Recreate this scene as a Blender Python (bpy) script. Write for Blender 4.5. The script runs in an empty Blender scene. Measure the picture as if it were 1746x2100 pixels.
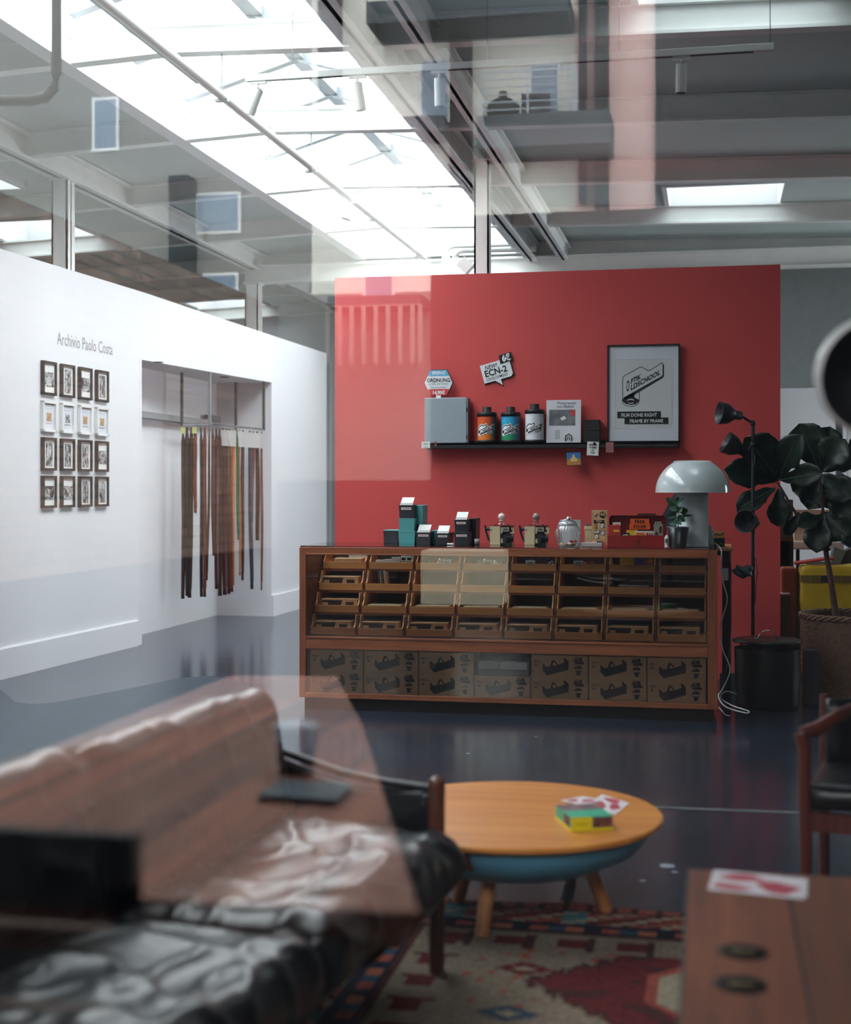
import bpy, math, random
from math import sin, cos, pi, radians
from mathutils import Vector, Matrix, noise as mnoise

# ---------------------------------------------------------------- camera, world, exposure
F = 2900.0; W = 1746.0; HOR = 1000.0; EYE = 1.36
TH = math.atan(587 / F)
ST, CT = sin(TH), cos(TH)
GL = 0.9                      # shop window plane Y
sc = bpy.context.scene
col = sc.collection
sc.view_settings.view_transform = 'Standard'
sc.view_settings.look = 'None'
sc.view_settings.gamma = 1.0
sc.view_settings.use_curve_mapping = False
sc.view_settings.exposure = 0.1
cd = bpy.data.cameras.new('camera'); cam = bpy.data.objects.new('camera', cd); col.objects.link(cam)
cam.location = (0, 0, EYE); cam.rotation_euler = (pi / 2, 0, TH)
cd.sensor_fit = 'HORIZONTAL'; cd.sensor_width = 36.0; cd.lens = F / W * 36.0
cd.shift_y = -50.0 / W
cd.clip_start = 0.05; cd.clip_end = 200
cd.dof.use_dof = True; cd.dof.focus_distance = 9.4; cd.dof.aperture_fstop = cd.lens / 25.0
sc.camera = cam
try:
    sc.cycles.use_denoising = True
    sc.cycles.max_bounces = 9; sc.cycles.diffuse_bounces = 5; sc.cycles.glossy_bounces = 4
    sc.cycles.transparent_max_bounces = 12; sc.cycles.sample_clamp_indirect = 30.0
    sc.cycles.caustics_reflective = False; sc.cycles.caustics_refractive = False
except Exception:
    pass
SKY = 12.5
wd = bpy.data.worlds.new('overcast_sky'); sc.world = wd; wd.use_nodes = True
bg = wd.node_tree.nodes['Background']; bg.inputs[0].default_value = (0.90, 0.97, 1.0, 1); bg.inputs[1].default_value = SKY
GLAZE = 0.92                  # what the frosted roof glazing lets through

# ---------------------------------------------------------------- pixel -> place helpers
def onY(px, Y):
    t = (px - 873) / F; d = Y / (t * ST + CT)
    return t * d * CT - d * ST, d
def atY(px, py, Y):
    X, d = onY(px, Y); return Vector((X, Y, EYE - (py - HOR) * d / F))
def onZ(px, py, Z):
    d = (EYE - Z) * F / (py - HOR); xc = (px - 873) / F * d
    return Vector((xc * CT - d * ST, xc * ST + d * CT, Z))
def onX(px, py, X):
    t = (px - 873) / F; d = X / (t * CT - ST)
    return Vector((X, t * d * ST + d * CT, EYE - (py - HOR) * d / F))
def camp(xc, d, z=0.0):
    return Vector((xc * CT - d * ST, xc * ST + d * CT, z))
def ppx(Y, px):               # pixels per metre at that place
    return F / onY(px, Y)[1]

# ---------------------------------------------------------------- materials
def lin(c):
    return tuple(((v / 255) / 12.92 if v / 255 <= 0.04045 else ((v / 255 + 0.055) / 1.055) ** 2.4) for v in c)
MT = {}
def mat(name, rgb, rough=0.6, metal=0.0, var=0.0, vscale=8.0, bump=0.0, bscale=60.0, spec=0.5, coat=0.0, stretch=None, rgb2=None, trans=0.0, emit=None, ior=1.45):
    if name in MT: return MT[name]
    m = bpy.data.materials.new(name); m.use_nodes = True
    nt = m.node_tree; b = nt.nodes['Principled BSDF']
    c = lin(rgb)
    b.inputs['Base Color'].default_value = (*c, 1); b.inputs['Roughness'].default_value = rough
    b.inputs['Metallic'].default_value = metal; b.inputs['Specular IOR Level'].default_value = spec
    b.inputs['Coat Weight'].default_value = coat; b.inputs['Transmission Weight'].default_value = trans; b.inputs['IOR'].default_value = ior
    b.inputs['Coat Roughness'].default_value = 0.12
    if emit:
        b.inputs['Emission Color'].default_value = (*lin(rgb), 1); b.inputs['Emission Strength'].default_value = emit
    if var or bump or rgb2:
        tc = nt.nodes.new('ShaderNodeTexCoord'); mp = nt.nodes.new('ShaderNodeMapping')
        nt.links.new(tc.outputs['Object'], mp.inputs[0])
        if stretch: mp.inputs['Scale'].default_value = stretch
    if var or rgb2:
        n = nt.nodes.new('ShaderNodeTexNoise'); n.inputs['Scale'].default_value = vscale; n.inputs['Detail'].default_value = 5
        nt.links.new(mp.outputs[0], n.inputs['Vector'])
        r = nt.nodes.new('ShaderNodeValToRGB'); r.color_ramp.elements[0].position = 0.3; r.color_ramp.elements[1].position = 0.7
        c2 = lin(rgb2) if rgb2 else tuple(min(1, v * (1 + var)) for v in c)
        c1 = c if rgb2 else tuple(v * (1 - var) for v in c)
        r.color_ramp.elements[0].color = (*c1, 1); r.color_ramp.elements[1].color = (*c2, 1)
        nt.links.new(n.outputs['Fac'], r.inputs[0]); nt.links.new(r.outputs[0], b.inputs['Base Color'])
    if bump:
        n2 = nt.nodes.new('ShaderNodeTexNoise'); n2.inputs['Scale'].default_value = bscale; n2.inputs['Detail'].default_value = 3
        nt.links.new(mp.outputs[0], n2.inputs['Vector'])
        bp = nt.nodes.new('ShaderNodeBump'); bp.inputs['Strength'].default_value = bump; bp.inputs['Distance'].default_value = 0.01
        nt.links.new(n2.outputs['Fac'], bp.inputs['Height']); nt.links.new(bp.outputs[0], b.inputs['Normal'])
    MT[name] = m
    return m
def wood(name, c1, c2, axis='x', rough=0.4, scale=3.0, coat=0.0, planks=None):
    st = {'x': (0.6, 9, 9), 'y': (9, 0.6, 9), 'z': (9, 9, 0.6)}[axis]
    m = mat(name, c1, rough, rgb2=c2, vscale=scale, stretch=st, bump=0.08, bscale=scale * 3, coat=coat)
    if planks:                                      # dark joints every planks[1] metres across planks[0]
        nt = m.node_tree; b = nt.nodes['Principled BSDF']; src = b.inputs['Base Color'].links[0].from_socket
        tc = nt.nodes.new('ShaderNodeTexCoord'); sp = nt.nodes.new('ShaderNodeSeparateXYZ'); nt.links.new(tc.outputs['Object'], sp.inputs[0])
        d = nt.nodes.new('ShaderNodeMath'); d.operation = 'DIVIDE'; nt.links.new(sp.outputs[planks[0]], d.inputs[0]); d.inputs[1].default_value = planks[1]
        fl = nt.nodes.new('ShaderNodeMath'); fl.operation = 'FLOOR'; nt.links.new(d.outputs[0], fl.inputs[0])
        wn = nt.nodes.new('ShaderNodeTexWhiteNoise'); wn.noise_dimensions = '1D'; nt.links.new(fl.outputs[0], wn.inputs['W'])
        fr = nt.nodes.new('ShaderNodeMath'); fr.operation = 'FRACT'; nt.links.new(d.outputs[0], fr.inputs[0])
        lt = nt.nodes.new('ShaderNodeMath'); lt.operation = 'GREATER_THAN'; nt.links.new(fr.outputs[0], lt.inputs[0]); lt.inputs[1].default_value = planks[2] if len(planks) > 2 else 0.05
        mr = nt.nodes.new('ShaderNodeMapRange'); nt.links.new(wn.outputs[0], mr.inputs[0]); mr.inputs[3].default_value = 0.65; mr.inputs[4].default_value = 1.15
        mm = nt.nodes.new('ShaderNodeMath'); mm.operation = 'MULTIPLY'; nt.links.new(lt.outputs[0], mm.inputs[0]); nt.links.new(mr.outputs[0], mm.inputs[1])
        mx = nt.nodes.new('ShaderNodeVectorMath'); mx.operation = 'SCALE'; nt.links.new(src, mx.inputs[0]); nt.links.new(mm.outputs[0], mx.inputs['Scale'])
        nt.links.new(mx.outputs[0], b.inputs['Base Color'])
    return m
def pane_mat(name, tint=(1, 1, 1), refl=0.05, boost=1.0):
    """thin clear pane: mirror-like by Fresnel, otherwise lets light straight through"""
    if name in MT: return MT[name]
    m = bpy.data.materials.new(name); m.use_nodes = True; nt = m.node_tree; nt.nodes.clear()
    o = nt.nodes.new('ShaderNodeOutputMaterial'); mx = nt.nodes.new('ShaderNodeMixShader')
    t = nt.nodes.new('ShaderNodeBsdfTransparent'); g = nt.nodes.new('ShaderNodeBsdfGlossy'); g.inputs['Roughness'].default_value = 0.0
    t.inputs[0].default_value = (*tint, 1)
    lw = nt.nodes.new('ShaderNodeFresnel'); lw.inputs[0].default_value = 1.5
    mu = nt.nodes.new('ShaderNodeMath'); mu.operation = 'MULTIPLY'; mu.inputs[1].default_value = 1.9 * boost; mu.use_clamp = True
    nt.links.new(lw.outputs[0], mu.inputs[0]); nt.links.new(mu.outputs[0], mx.inputs[0])
    nt.links.new(t.outputs[0], mx.inputs[1]); nt.links.new(g.outputs[0], mx.inputs[2]); nt.links.new(mx.outputs[0], o.inputs[0])
    MT[name] = m; return m

# ---------------------------------------------------------------- mesh builder
class MB:
    def __init__(s): s.v = []; s.f = []; s.mi = []; s.sm = []; s.M = Matrix.Identity(4); s.mats = []
    def mid(s, m):
        if m is None: m = s.mats[0] if s.mats else None
        if m not in s.mats: s.mats.append(m)
        return s.mats.index(m)
    def raw(s, vs, fs, m=None, smooth=False):
        o = len(s.v); s.v += [s.M @ Vector(p) for p in vs]; i = s.mid(m)
        for f in fs: s.f.append([o + k for k in f]); s.mi.append(i); s.sm.append(smooth)
    def box(s, x0, x1, y0, y1, z0, z1, m=None):
        s.raw([(x0, y0, z0), (x1, y0, z0), (x1, y1, z0), (x0, y1, z0), (x0, y0, z1), (x1, y0, z1), (x1, y1, z1), (x0, y1, z1)],
              [(0, 3, 2, 1), (4, 5, 6, 7), (0, 1, 5, 4), (1, 2, 6, 5), (2, 3, 7, 6), (3, 0, 4, 7)], m)
    def bar(s, a, b, w, h, m=None, up=(0, 0, 1)):
        """rectangular bar from a to b"""
        a = Vector(a); b = Vector(b); d = (b - a).normalized(); u = Vector(up)
        if abs(d.dot(u)) > 0.98: u = Vector((0, 1, 0))
        r = d.cross(u).normalized(); u = r.cross(d)
        vs = [p + r * sx * w / 2 + u * sz * h / 2 for p in (a, b) for sx, sz in ((-1, -1), (1, -1), (1, 1), (-1, 1))]
        s.raw(vs, [(0, 1, 2, 3), (7, 6, 5, 4), (0, 4, 5, 1), (1, 5, 6, 2), (2, 6, 7, 3), (3, 7, 4, 0)], m)
    def cyl(s, a, b, r0, r1=None, n=16, m=None, cap=True):
        r1 = r0 if r1 is None else r1
        a = Vector(a); b = Vector(b); d = (b - a).normalized(); u = Vector((0, 0, 1)) if abs(d.z) < 0.9 else Vector((1, 0, 0))
        p = d.cross(u).normalized(); q = d.cross(p)
        vs = [c + (p * cos(2 * pi * k / n) + q * sin(2 * pi * k / n)) * r for c, r in ((a, r0), (b, r1)) for k in range(n)]
        s.raw(vs, [(k, (k + 1) % n, n + (k + 1) % n, n + k) for k in range(n)], m, True)
        if cap: s.raw(vs, [tuple(range(n))[::-1], tuple(range(n, 2 * n))], m)
    def lathe(s, prof, c=(0, 0, 0), n=32, m=None, smooth=True, flute=0, fl=0.0):
        vs = []; c = Vector(c)
        for r, z in prof:
            for k in range(n):
                a = 2 * pi * k / n; rr = r * (1 + fl * cos(flute * a)) if flute else r
                vs.append(c + Vector((rr * cos(a), rr * sin(a), z)))
        L = len(prof)
        s.raw(vs, [(i * n + k, i * n + (k + 1) % n, (i + 1) * n + (k + 1) % n, (i + 1) * n + k) for i in range(L - 1) for k in range(n)], m, smooth)
    def tube(s, pts, r, n=8, m=None):
        pts = [Vector(p) for p in pts]; L = len(pts); vs = []; u = Vector((0.3, 0.2, 1)).normalized()
        for i, p in enumerate(pts):
            d = (pts[min(i + 1, L - 1)] - pts[max(i - 1, 0)]).normalized()
            a = d.cross(u)
            if a.length < 1e-3: a = d.cross(Vector((1, 0, 0)))
            a.normalize(); b = d.cross(a); rr = r[i] if isinstance(r, (list, tuple)) else r
            vs += [p + (a * cos(2 * pi * k / n) + b * sin(2 * pi * k / n)) * rr for k in range(n)]
        s.raw(vs, [(i * n + k, i * n + (k + 1) % n, (i + 1) * n + (k + 1) % n, (i + 1) * n + k) for i in range(L - 1) for k in range(n)], m, True)
        s.raw(vs, [tuple(range(n))[::-1], tuple(range((L - 1) * n, L * n))], m)
    def prism(s, poly, o, ux, uy, t, m=None, mside=None):
        """polygon in plane (o,ux,uy) extruded by t along ux x uy (centred at 0..t)"""
        o = Vector(o); ux = Vector(ux); uy = Vector(uy); nn = ux.cross(uy).normalized() * t; n = len(poly)
        vs = [o + ux * a + uy * b for a, b in poly]; vs += [v + nn for v in vs]
        s.raw(vs, [tuple(range(n))[::-1]], m); s.raw(vs, [tuple(range(n, 2 * n))], m)
        s.raw(vs, [(k, (k + 1) % n, n + (k + 1) % n, n + k) for k in range(n)], mside or m)
    def sph(s, c, r, m=None, n=16, sc=(1, 1, 1)):
        k = n // 2; vs = []; c = Vector(c)
        for i in range(k + 1):
            for j in range(n):
                a = pi * i / k; b = 2 * pi * j / n
                vs.append(c + Vector((r * sc[0] * sin(a) * cos(b), r * sc[1] * sin(a) * sin(b), r * sc[2] * cos(a))))
        s.raw(vs, [(i * n + j, (i + 1) * n + j, (i + 1) * n + (j + 1) % n, i * n + (j + 1) % n) for i in range(k) for j in range(n)], m, True)
    def soft(s, sx, sy, sz, rad, n=(20, 16, 6), m=None, fn=None, c=(0, 0, 0)):
        """rounded box, optionally displaced by fn(point, normal)->offset"""
        c = Vector(c); hx, hy, hz = sx / 2 - rad, sy / 2 - rad, sz / 2 - rad
        for ax, sg in ((0, 1), (0, -1), (1, 1), (1, -1), (2, 1), (2, -1)):
            a1, a2 = [(1, 2), (2, 0), (0, 1)][ax]; nu, nv = n[a1], n[a2]; vs = []
            for i in range(nu + 1):
                for j in range(nv + 1):
                    p = [0, 0, 0]; H = (sx / 2, sy / 2, sz / 2)
                    p[ax] = sg * H[ax]; p[a1] = (2 * i / nu - 1) * H[a1]; p[a2] = (2 * j / nv - 1) * H[a2]
                    q = Vector((max(-hx, min(hx, p[0])), max(-hy, min(hy, p[1])), max(-hz, min(hz, p[2]))))
                    d = Vector(p) - q
                    d = d.normalized() if d.length > 0 else d
                    P = q + d * rad
                    if fn: P = P + fn(P, d)
                    vs.append(P + c)
            fs = []
            for i in range(nu):
                for j in range(nv):
                    f = (i * (nv + 1) + j, (i + 1) * (nv + 1) + j, (i + 1) * (nv + 1) + j + 1, i * (nv + 1) + j + 1)
                    fs.append(f if sg > 0 else f[::-1])
            s.raw(vs, fs, m, True)
    def text(s, body, size, o, ux, uy, m, bold=0.0, center=False, squeeze=1.0, lift=0.0005, shear=0.0, space=1.0):
        cu = bpy.data.curves.new('t', 'FONT'); cu.body = body; cu.size = size; cu.offset = bold * size; cu.shear = shear
        cu.resolution_u = 2; cu.space_character = space
        if center: cu.align_x = 'CENTER'
        ob = bpy.data.objects.new('t', cu); me = bpy.data.meshes.new_from_object(ob)
        ux = Vector(ux); uy = Vector(uy); nn = ux.cross(uy).normalized() * lift; o = Vector(o)
        s.raw([o + ux * v.co.x * squeeze + uy * v.co.y + nn for v in me.vertices], [tuple(p.vertices) for p in me.polygons], m)
        bpy.data.objects.remove(ob); bpy.data.curves.remove(cu); bpy.data.meshes.remove(me)
    def build(s, name, m=None, parent=None, bevel=0.0, loc=None, weld=False, solid=0.0, sub=0):
        me = bpy.data.meshes.new(name)
        off = Vector(loc) if loc is not None else Vector((0, 0, 0))
        me.from_pydata([tuple(v - off) for v in s.v], [], s.f)
        ms = [x if x is not None else m for x in s.mats] or [m]
        for x in ms: me.materials.append(x)
        me.polygons.foreach_set('material_index', s.mi); me.polygons.foreach_set('use_smooth', s.sm); me.update()
        if weld:
            import bmesh
            b = bmesh.new(); b.from_mesh(me); bmesh.ops.remove_doubles(b, verts=b.verts, dist=0.0002); b.to_mesh(me); b.free()
        ob = bpy.data.objects.new(name, me); col.objects.link(ob); ob.location = off
        if parent is not None: ob.parent = parent
        if solid:
            k = ob.modifiers.new('s', 'SOLIDIFY'); k.thickness = solid; k.offset = 0
        if sub:
            k = ob.modifiers.new('d', 'SUBSURF'); k.levels = sub; k.render_levels = sub
        if bevel:
            k = ob.modifiers.new('b', 'BEVEL'); k.width = bevel; k.segments = 2; k.limit_method = 'ANGLE'
        return ob
def mb(fn=None, *a):
    m = MB()
    if fn: fn(m, *a)
    return m
def one(name, m, loc=None, parent=None, bevel=0.0, shape=None, **k):
    """single shape part: shape = ('box', ...) etc"""
    b = MB()
    for sh in (shape if isinstance(shape, list) else [shape]): getattr(b, sh[0])(*sh[1:])
    return b.build(name, m, parent, bevel, loc, **k)
def tag(o, label=None, cat=None, group=None, kind=None):
    if label: o['label'] = label
    if cat: o['category'] = cat
    if group: o['group'] = group
    if kind: o['kind'] = kind
    return o
def thing(name, label, cat, loc=(0, 0, 0), rz=0.0, group=None):
    o = bpy.data.objects.new(name, None); col.objects.link(o); o.location = loc; o.rotation_euler = (0, 0, rz); o.empty_display_size = 0.05
    return tag(o, label, cat, group)
def struct(name, b, m=None, parent=None, **k):
    o = b.build(name, m, parent, **k)
    if parent is None: o['kind'] = 'structure'
    return o
def dup(root, loc, rz=None, label=None):
    r = root.copy(); col.objects.link(r); r.location = loc
    if rz is not None: r.rotation_euler = (0, 0, rz)
    if label: r['label'] = label
    for ch in list(root.children):
        c = ch.copy(); col.objects.link(c); c.parent = r
        for g in ch.children:
            d = g.copy(); col.objects.link(d); d.parent = c
    return r
XA = Vector((1, 0, 0)); YA = Vector((0, 1, 0)); ZA = Vector((0, 0, 1))
random.seed(7)
ORD = ['first', 'second', 'third', 'fourth', 'fifth', 'sixth', 'seventh', 'eighth']
# ---------------------------------------------------------------- daylight portals (guide the sky's light through the openings)
def portal(cx, cy, z, sx, sy, rot=(0, 0, 0)):
    l = bpy.data.lights.new('daylight_opening', 'AREA'); l.shape = 'RECTANGLE'; l.size = sx; l.size_y = sy
    l.cycles.is_portal = True
    o = bpy.data.objects.new('daylight_opening', l); col.objects.link(o); o.location = (cx, cy, z); o.rotation_euler = rot
portal(-3.04, 9.4, 4.75, 1.9, 12.9)
for cx, cy in ((0.12, 7.7), (0.12, 13.95), (-6.95, 13.85), (-6.95, 19.9), (3.5, 18.9)): portal(cx, cy, 4.6, 1.15, 1.6)
portal(0, -14.5, 16.5, 44, 31)
portal(6.2, 15.0, 1.9, 1.8, 5.0, (0, pi / 2, 0))

# ---------------------------------------------------------------- materials of the room
M_WHITE = mat('white_paint', (222, 222, 225), 0.7, bump=0.04, bscale=40)
M_BEAM = mat('beam_paint', (232, 233, 230), 0.5, var=0.05, vscale=3)
M_DECK = mat('ceiling_paint', (194, 206, 203), 0.8, var=0.06, vscale=1.2, bump=0.05)
M_RED = mat('red_paint', (204, 73, 72), 0.62, var=0.03, vscale=1.5, bump=0.05, bscale=90)
M_FLOOR = mat('floor_coating', (42, 49, 62), 0.17, var=0.22, vscale=1.6, bump=0.05, bscale=9, spec=0.6)
M_BLACK = mat('black_paint', (22, 22, 24), 0.5)
M_GREY = mat('grey_metal', (120, 124, 128), 0.35, metal=0.8)
M_CHROME = mat('chrome', (205, 208, 212), 0.12, metal=1.0)
M_WPLAST = mat('white_plastic', (226, 226, 224), 0.35)
M_PAPER = mat('white_paper', (224, 223, 220), 0.8)
M_INK = mat('black_ink', (24, 24, 26), 0.7)
M_KRAFT = mat('kraft_card', (214, 172, 128), 0.85, var=0.06, vscale=20)
M_KRAFTD = mat('kraft_print', (62, 52, 48), 0.85)

# ---------------------------------------------------------------- floor and ceiling
b = MB(); b.box(-9.6, 6.1, 0.75, 21.1, -0.12, 0, None); struct('floor', b, M_FLOOR)
def zb(X):
    P = [(-9.6, 3.74), (-5.2, 3.93), (-3.3, 4.02), (-1.9, 3.98), (6.1, 3.82)]
    for (a, u), (c, v) in zip(P, P[1:]):
        if X <= c: return u + (v - u) * (X - a) / (c - a)
    return P[-1][1]
OPEN = [(-3.93, -2.15, 3.0, 15.8), (-0.42, 0.66, 7.0, 8.42), (-0.42, 0.66, 13.2, 14.7), (-7.5, -6.4, 13.1, 14.6), (-7.5, -6.4, 19.2, 20.6), (2.6, 4.4, 17.9, 19.9), (-8.9, -6.0, 8.6, 11.6)]  # opening behind the bulkhead is unseen, added to light the room end
xs = sorted({-9.6, 6.1, -5.2, -3.3} | {v for o in OPEN for v in o[:2]}); ys = sorted({0.75, 21.1} | {v for o in OPEN for v in o[2:]})
b = MB()
for x0, x1 in zip(xs, xs[1:]):
    for y0, y1 in zip(ys, ys[1:]):
        cx, cy = (x0 + x1) / 2, (y0 + y1) / 2
        if any(o[0] < cx < o[1] and o[2] < cy < o[3] for o in OPEN): continue
        za, zc = zb(x0) + 0.19, zb(x1) + 0.19; T = 0.12
        b.raw([(x0, y0, za), (x1, y0, zc), (x1, y1, zc), (x0, y1, za), (x0, y0, za + T), (x1, y0, zc + T), (x1, y1, zc + T), (x0, y1, za + T)],
              [(0, 3, 2, 1), (4, 5, 6, 7), (0, 1, 5, 4), (1, 2, 6, 5), (2, 3, 7, 6), (3, 0, 4, 7)], M_DECK)
struct('ceiling', b, M_DECK)
# beams across the hall, one object each
ROWS = [2.3, 4.27, 6.24, 8.21, 10.18, 12.15, 14.12, 16.1, 18.05, 20.0]
for y in ROWS:
    b = MB(); X = [-9.5, -5.2, -3.3, -1.9, 6.0]
    for a, c in zip(X, X[1:]):
        for w, z0, z1 in ((0.10, 0, 0.018), (0.02, 0.018, 0.17), (0.10, 0.17, 0.187)):
            b.raw([(p, y + s * w / 2, zb(p) + z) for p in (a, c) for s, z in ((-1, z0), (1, z0), (1, z1), (-1, z1))],
                  [(0, 1, 2, 3), (7, 6, 5, 4), (0, 4, 5, 1), (1, 5, 6, 2), (2, 6, 7, 3), (3, 7, 4, 0)], M_BEAM)
    struct('ceiling_beam', b, M_BEAM)
def longbeam(x, w, z0, z1, y0=1.0, y1=21.0, name='ceiling_beam'):
    b = MB(); b.box(x - w / 2, x + w / 2, y0, y1, z0, z0 + 0.02); b.box(x - w * .12, x + w * .12, y0, y1, z0, z1); b.box(x - w / 2, x + w / 2, y0, y1, z1 - 0.02, z1)
    return struct(name, b, M_BEAM)
longbeam(-5.25, 0.16, 3.90, 4.11)
longbeam(-1.98, 0.12, 3.90, 4.14)
longbeam(-1.62, 0.10, 3.90, 4.10)
b = MB(); b.box(-5.35, 6.0, 15.72, 15.88, 3.74, 3.76); b.box(-5.35, 6.0, 15.78, 15.82, 3.76, 3.93); b.box(-5.35, 6.0, 15.72, 15.88, 3.93, 3.95)
struct('ceiling_beam', b, M_BEAM)
def column(x, y, w, z1):
    b = MB(); b.box(x - w / 2, x - w / 2 + 0.015, y - w / 2, y + w / 2, 0, z1); b.box(x + w / 2 - 0.015, x + w / 2, y - w / 2, y + w / 2, 0, z1); b.box(x - w / 2, x + w / 2, y - 0.01, y + 0.01, 0, z1)
    b.box(x - w / 2 - .02, x + w / 2 + .02, y - w / 2 - .02, y + w / 2 + .02, z1 - 0.015, z1)
    b.box(x - w / 2, x + w / 2, y - w / 2, y - w / 2 + 0.012, 0, z1)
    struct('column', b, M_BEAM)
column(-5.25, 10.85, 0.14, 3.90); column(-5.25, 15.8, 0.16, 3.74); column(-1.80, 11.2, 0.12, 3.98)

# ---------------------------------------------------------------- roof glazing
M_GLAZE = bpy.data.materials.new('frosted_roof_glazing'); M_GLAZE.use_nodes = True
nt = M_GLAZE.node_tree; nt.nodes.clear(); o_ = nt.nodes.new('ShaderNodeOutputMaterial'); t_ = nt.nodes.new('ShaderNodeBsdfTransparent')
t_.inputs[0].default_value = (GLAZE * 0.98, GLAZE, GLAZE, 1); nt.links.new(t_.outputs[0], o_.inputs[0])
M_GLAZE2 = M_GLAZE.copy(); M_GLAZE2.name = 'dimmed_roof_glazing'; M_GLAZE2.node_tree.nodes['Transparent BSDF'].inputs[0].default_value = (.26, .28, .28, 1)  # lower transmission, dims the daylight from the small roof lights
M_BAR = mat('glazing_bar', (130, 136, 140), 0.4, metal=0.4)
b = MB(); y0, y1 = 3.0, 15.8
for sx in (-3.95, -2.13):
    b.box(sx - 0.03, sx + 0.03, y0, y1, 4.0, 4.36, M_WHITE)
b.box(-3.97, -2.11, y0 - .04, y0 + .012, 4.0, 4.62, M_WHITE); b.box(-3.97, -2.11, y1 - .012, y1 + .04, 4.0, 4.62, M_WHITE)
b.box(-4.02, -3.90, y0, y1, 3.985, 4.03, M_WHITE)
w2 = struct('window_2', b, M_WHITE)
b = MB(); RZ = 4.62
for x in (-3.95, -2.13): b.raw([(x, y0, 4.36), (x, y1, 4.36), (-3.04, y1, RZ), (-3.04, y0, RZ)], [(0, 1, 2, 3)], M_GLAZE)
b.build('glazing', M_GLAZE, w2)
b = MB(); b.bar((-3.04, y0, RZ - .02), (-3.04, y1, RZ - .02), 0.11, 0.08)
k = 0
while y0 + k * 0.985 < y1:
    y = y0 + 0.3 + k * 0.985; k += 1
    for x in (-3.93, -2.15): b.bar((x, y, 4.34), (-3.04, y, RZ - .02), 0.08, 0.08)
b.build('frame', M_BAR, w2)
n = 3
for ox0, ox1, oy0, oy1 in OPEN[1:]:
    z = zb((ox0 + ox1) / 2) + 0.19; b = MB()
    b.box(ox0 - .03, ox0 + .012, oy0, oy1, z - .01, z + .34, M_WHITE); b.box(ox1 - .012, ox1 + .03, oy0, oy1, z - .01, z + .34, M_WHITE)
    b.box(ox0 - .03, ox1 + .03, oy0 - .03, oy0 + .012, z - .01, z + .34, M_WHITE); b.box(ox0 - .03, ox1 + .03, oy1 - .012, oy1 + .03, z - .01, z + .34, M_WHITE)
    w = struct('window_%d' % n, b, M_WHITE); n += 1
    b = MB(); b.raw([(ox0, oy0, z + .34), (ox1, oy0, z + .34), (ox1, oy1, z + .34), (ox0, oy1, z + .34)], [(0, 1, 2, 3)], M_GLAZE if ox0 == 2.6 else M_GLAZE2); b.build('glazing', M_GLAZE2, w)
    b = MB()
    for q in range(1, 3): b.bar((ox0, oy0 + (oy1 - oy0) * q / 3, z + .32), (ox1, oy0 + (oy1 - oy0) * q / 3, z + .32), 0.02, 0.03)
    b.build('frame', M_BAR, w)

# ---------------------------------------------------------------- walls
b = MB(); b.box(-9.6, 6.1, 21.0, 21.1, 0, 4.6); struct('wall_back', b, M_WHITE)
b = MB(); b.box(-9.6, -9.5, 0.75, 21.0, 0, 4.6); struct('wall_outer', b, mat('grey_render', (150, 150, 146), 0.9, var=.08))
b = MB(); b.box(6.0, 6.1, 0.75, 12.5, 0, 4.6); b.box(6.0, 6.1, 17.5, 21.0, 0, 4.6); b.box(6.0, 6.1, 12.5, 17.5, 0, 1.0); b.box(6.0, 6.1, 12.5, 17.5, 2.8, 4.6); struct('wall_right', b, mat('right_paint', (196, 196, 192), 0.8))
w8 = MB(); w8.box(6.03, 6.07, 12.5, 17.5, 1.0, 1.05); w8.box(6.03, 6.07, 12.5, 17.5, 2.75, 2.8)
for y in (12.5, 14.1, 15.8, 17.45): w8.box(6.03, 6.07, y, y + .05, 1.05, 2.75)
w8 = struct('window_8', w8, M_BAR)  # unseen window added to bring daylight into the right background
b = MB(); b.raw([(6.05, 12.5, 1.0), (6.05, 17.5, 1.0), (6.05, 17.5, 2.8), (6.05, 12.5, 2.8)], [(0, 1, 2, 3)]); b.build('pane', pane_mat('added_window_pane'), w8)
WX0, WX1, WZ0, WZ1 = -2.9, 1.9, 0.3, 3.2
b = MB(); y0, y1 = GL - .08, GL + .08
b.box(-9.6, -8.2, y0, y1, 0, 4.6); b.box(-3.5, WX0, y0, y1, 0, 4.6); b.box(-8.2, -3.5, y0, y1, 0, WZ0); b.box(-8.2, -3.5, y0, y1, WZ1, 4.6); b.box(WX1, 6.1, y0, y1, 0, 4.6); b.box(WX0, WX1, y0, y1, 0, WZ0); b.box(WX0, WX1, y0, y1, WZ1, 4.6)
struct('wall_front', b, mat('dark_shopfront', (60, 62, 64), 0.7))
b = MB()
for x in (WX0, WX1): b.box(x - .03, x + .03, GL - .05, GL + .05, WZ0, WZ1)
for z in (WZ0, WZ1): b.box(WX0, WX1, GL - .05, GL + .05, z - .03, z + .03)
w1 = struct('window_1', b, mat('window_frame_grey', (70, 72, 74), 0.5))
b = MB(); b.raw([(WX0, GL, WZ0), (WX1, GL, WZ0), (WX1, GL, WZ1), (WX0, GL, WZ1)], [(0, 1, 2, 3)], None)
b.build('pane', pane_mat('shop_window_pane', boost=1.4), w1)
b = MB()
for x in (-8.2, -5.9, -3.5): b.box(x - .03, x + .03, GL - .05, GL + .05, WZ0, WZ1)
for z in (WZ0, WZ1): b.box(-8.2, -3.5, GL - .05, GL + .05, z - .03, z + .03)
w9 = struct('window_9', b, MT['window_frame_grey'])  # unseen second front window, added to light the counter and left wall
b = MB(); b.raw([(-8.2, GL, WZ0), (-3.5, GL, WZ0), (-3.5, GL, WZ1), (-8.2, GL, WZ1)], [(0, 1, 2, 3)], None); b.build('pane', MT['shop_window_pane'], w9)

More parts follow.
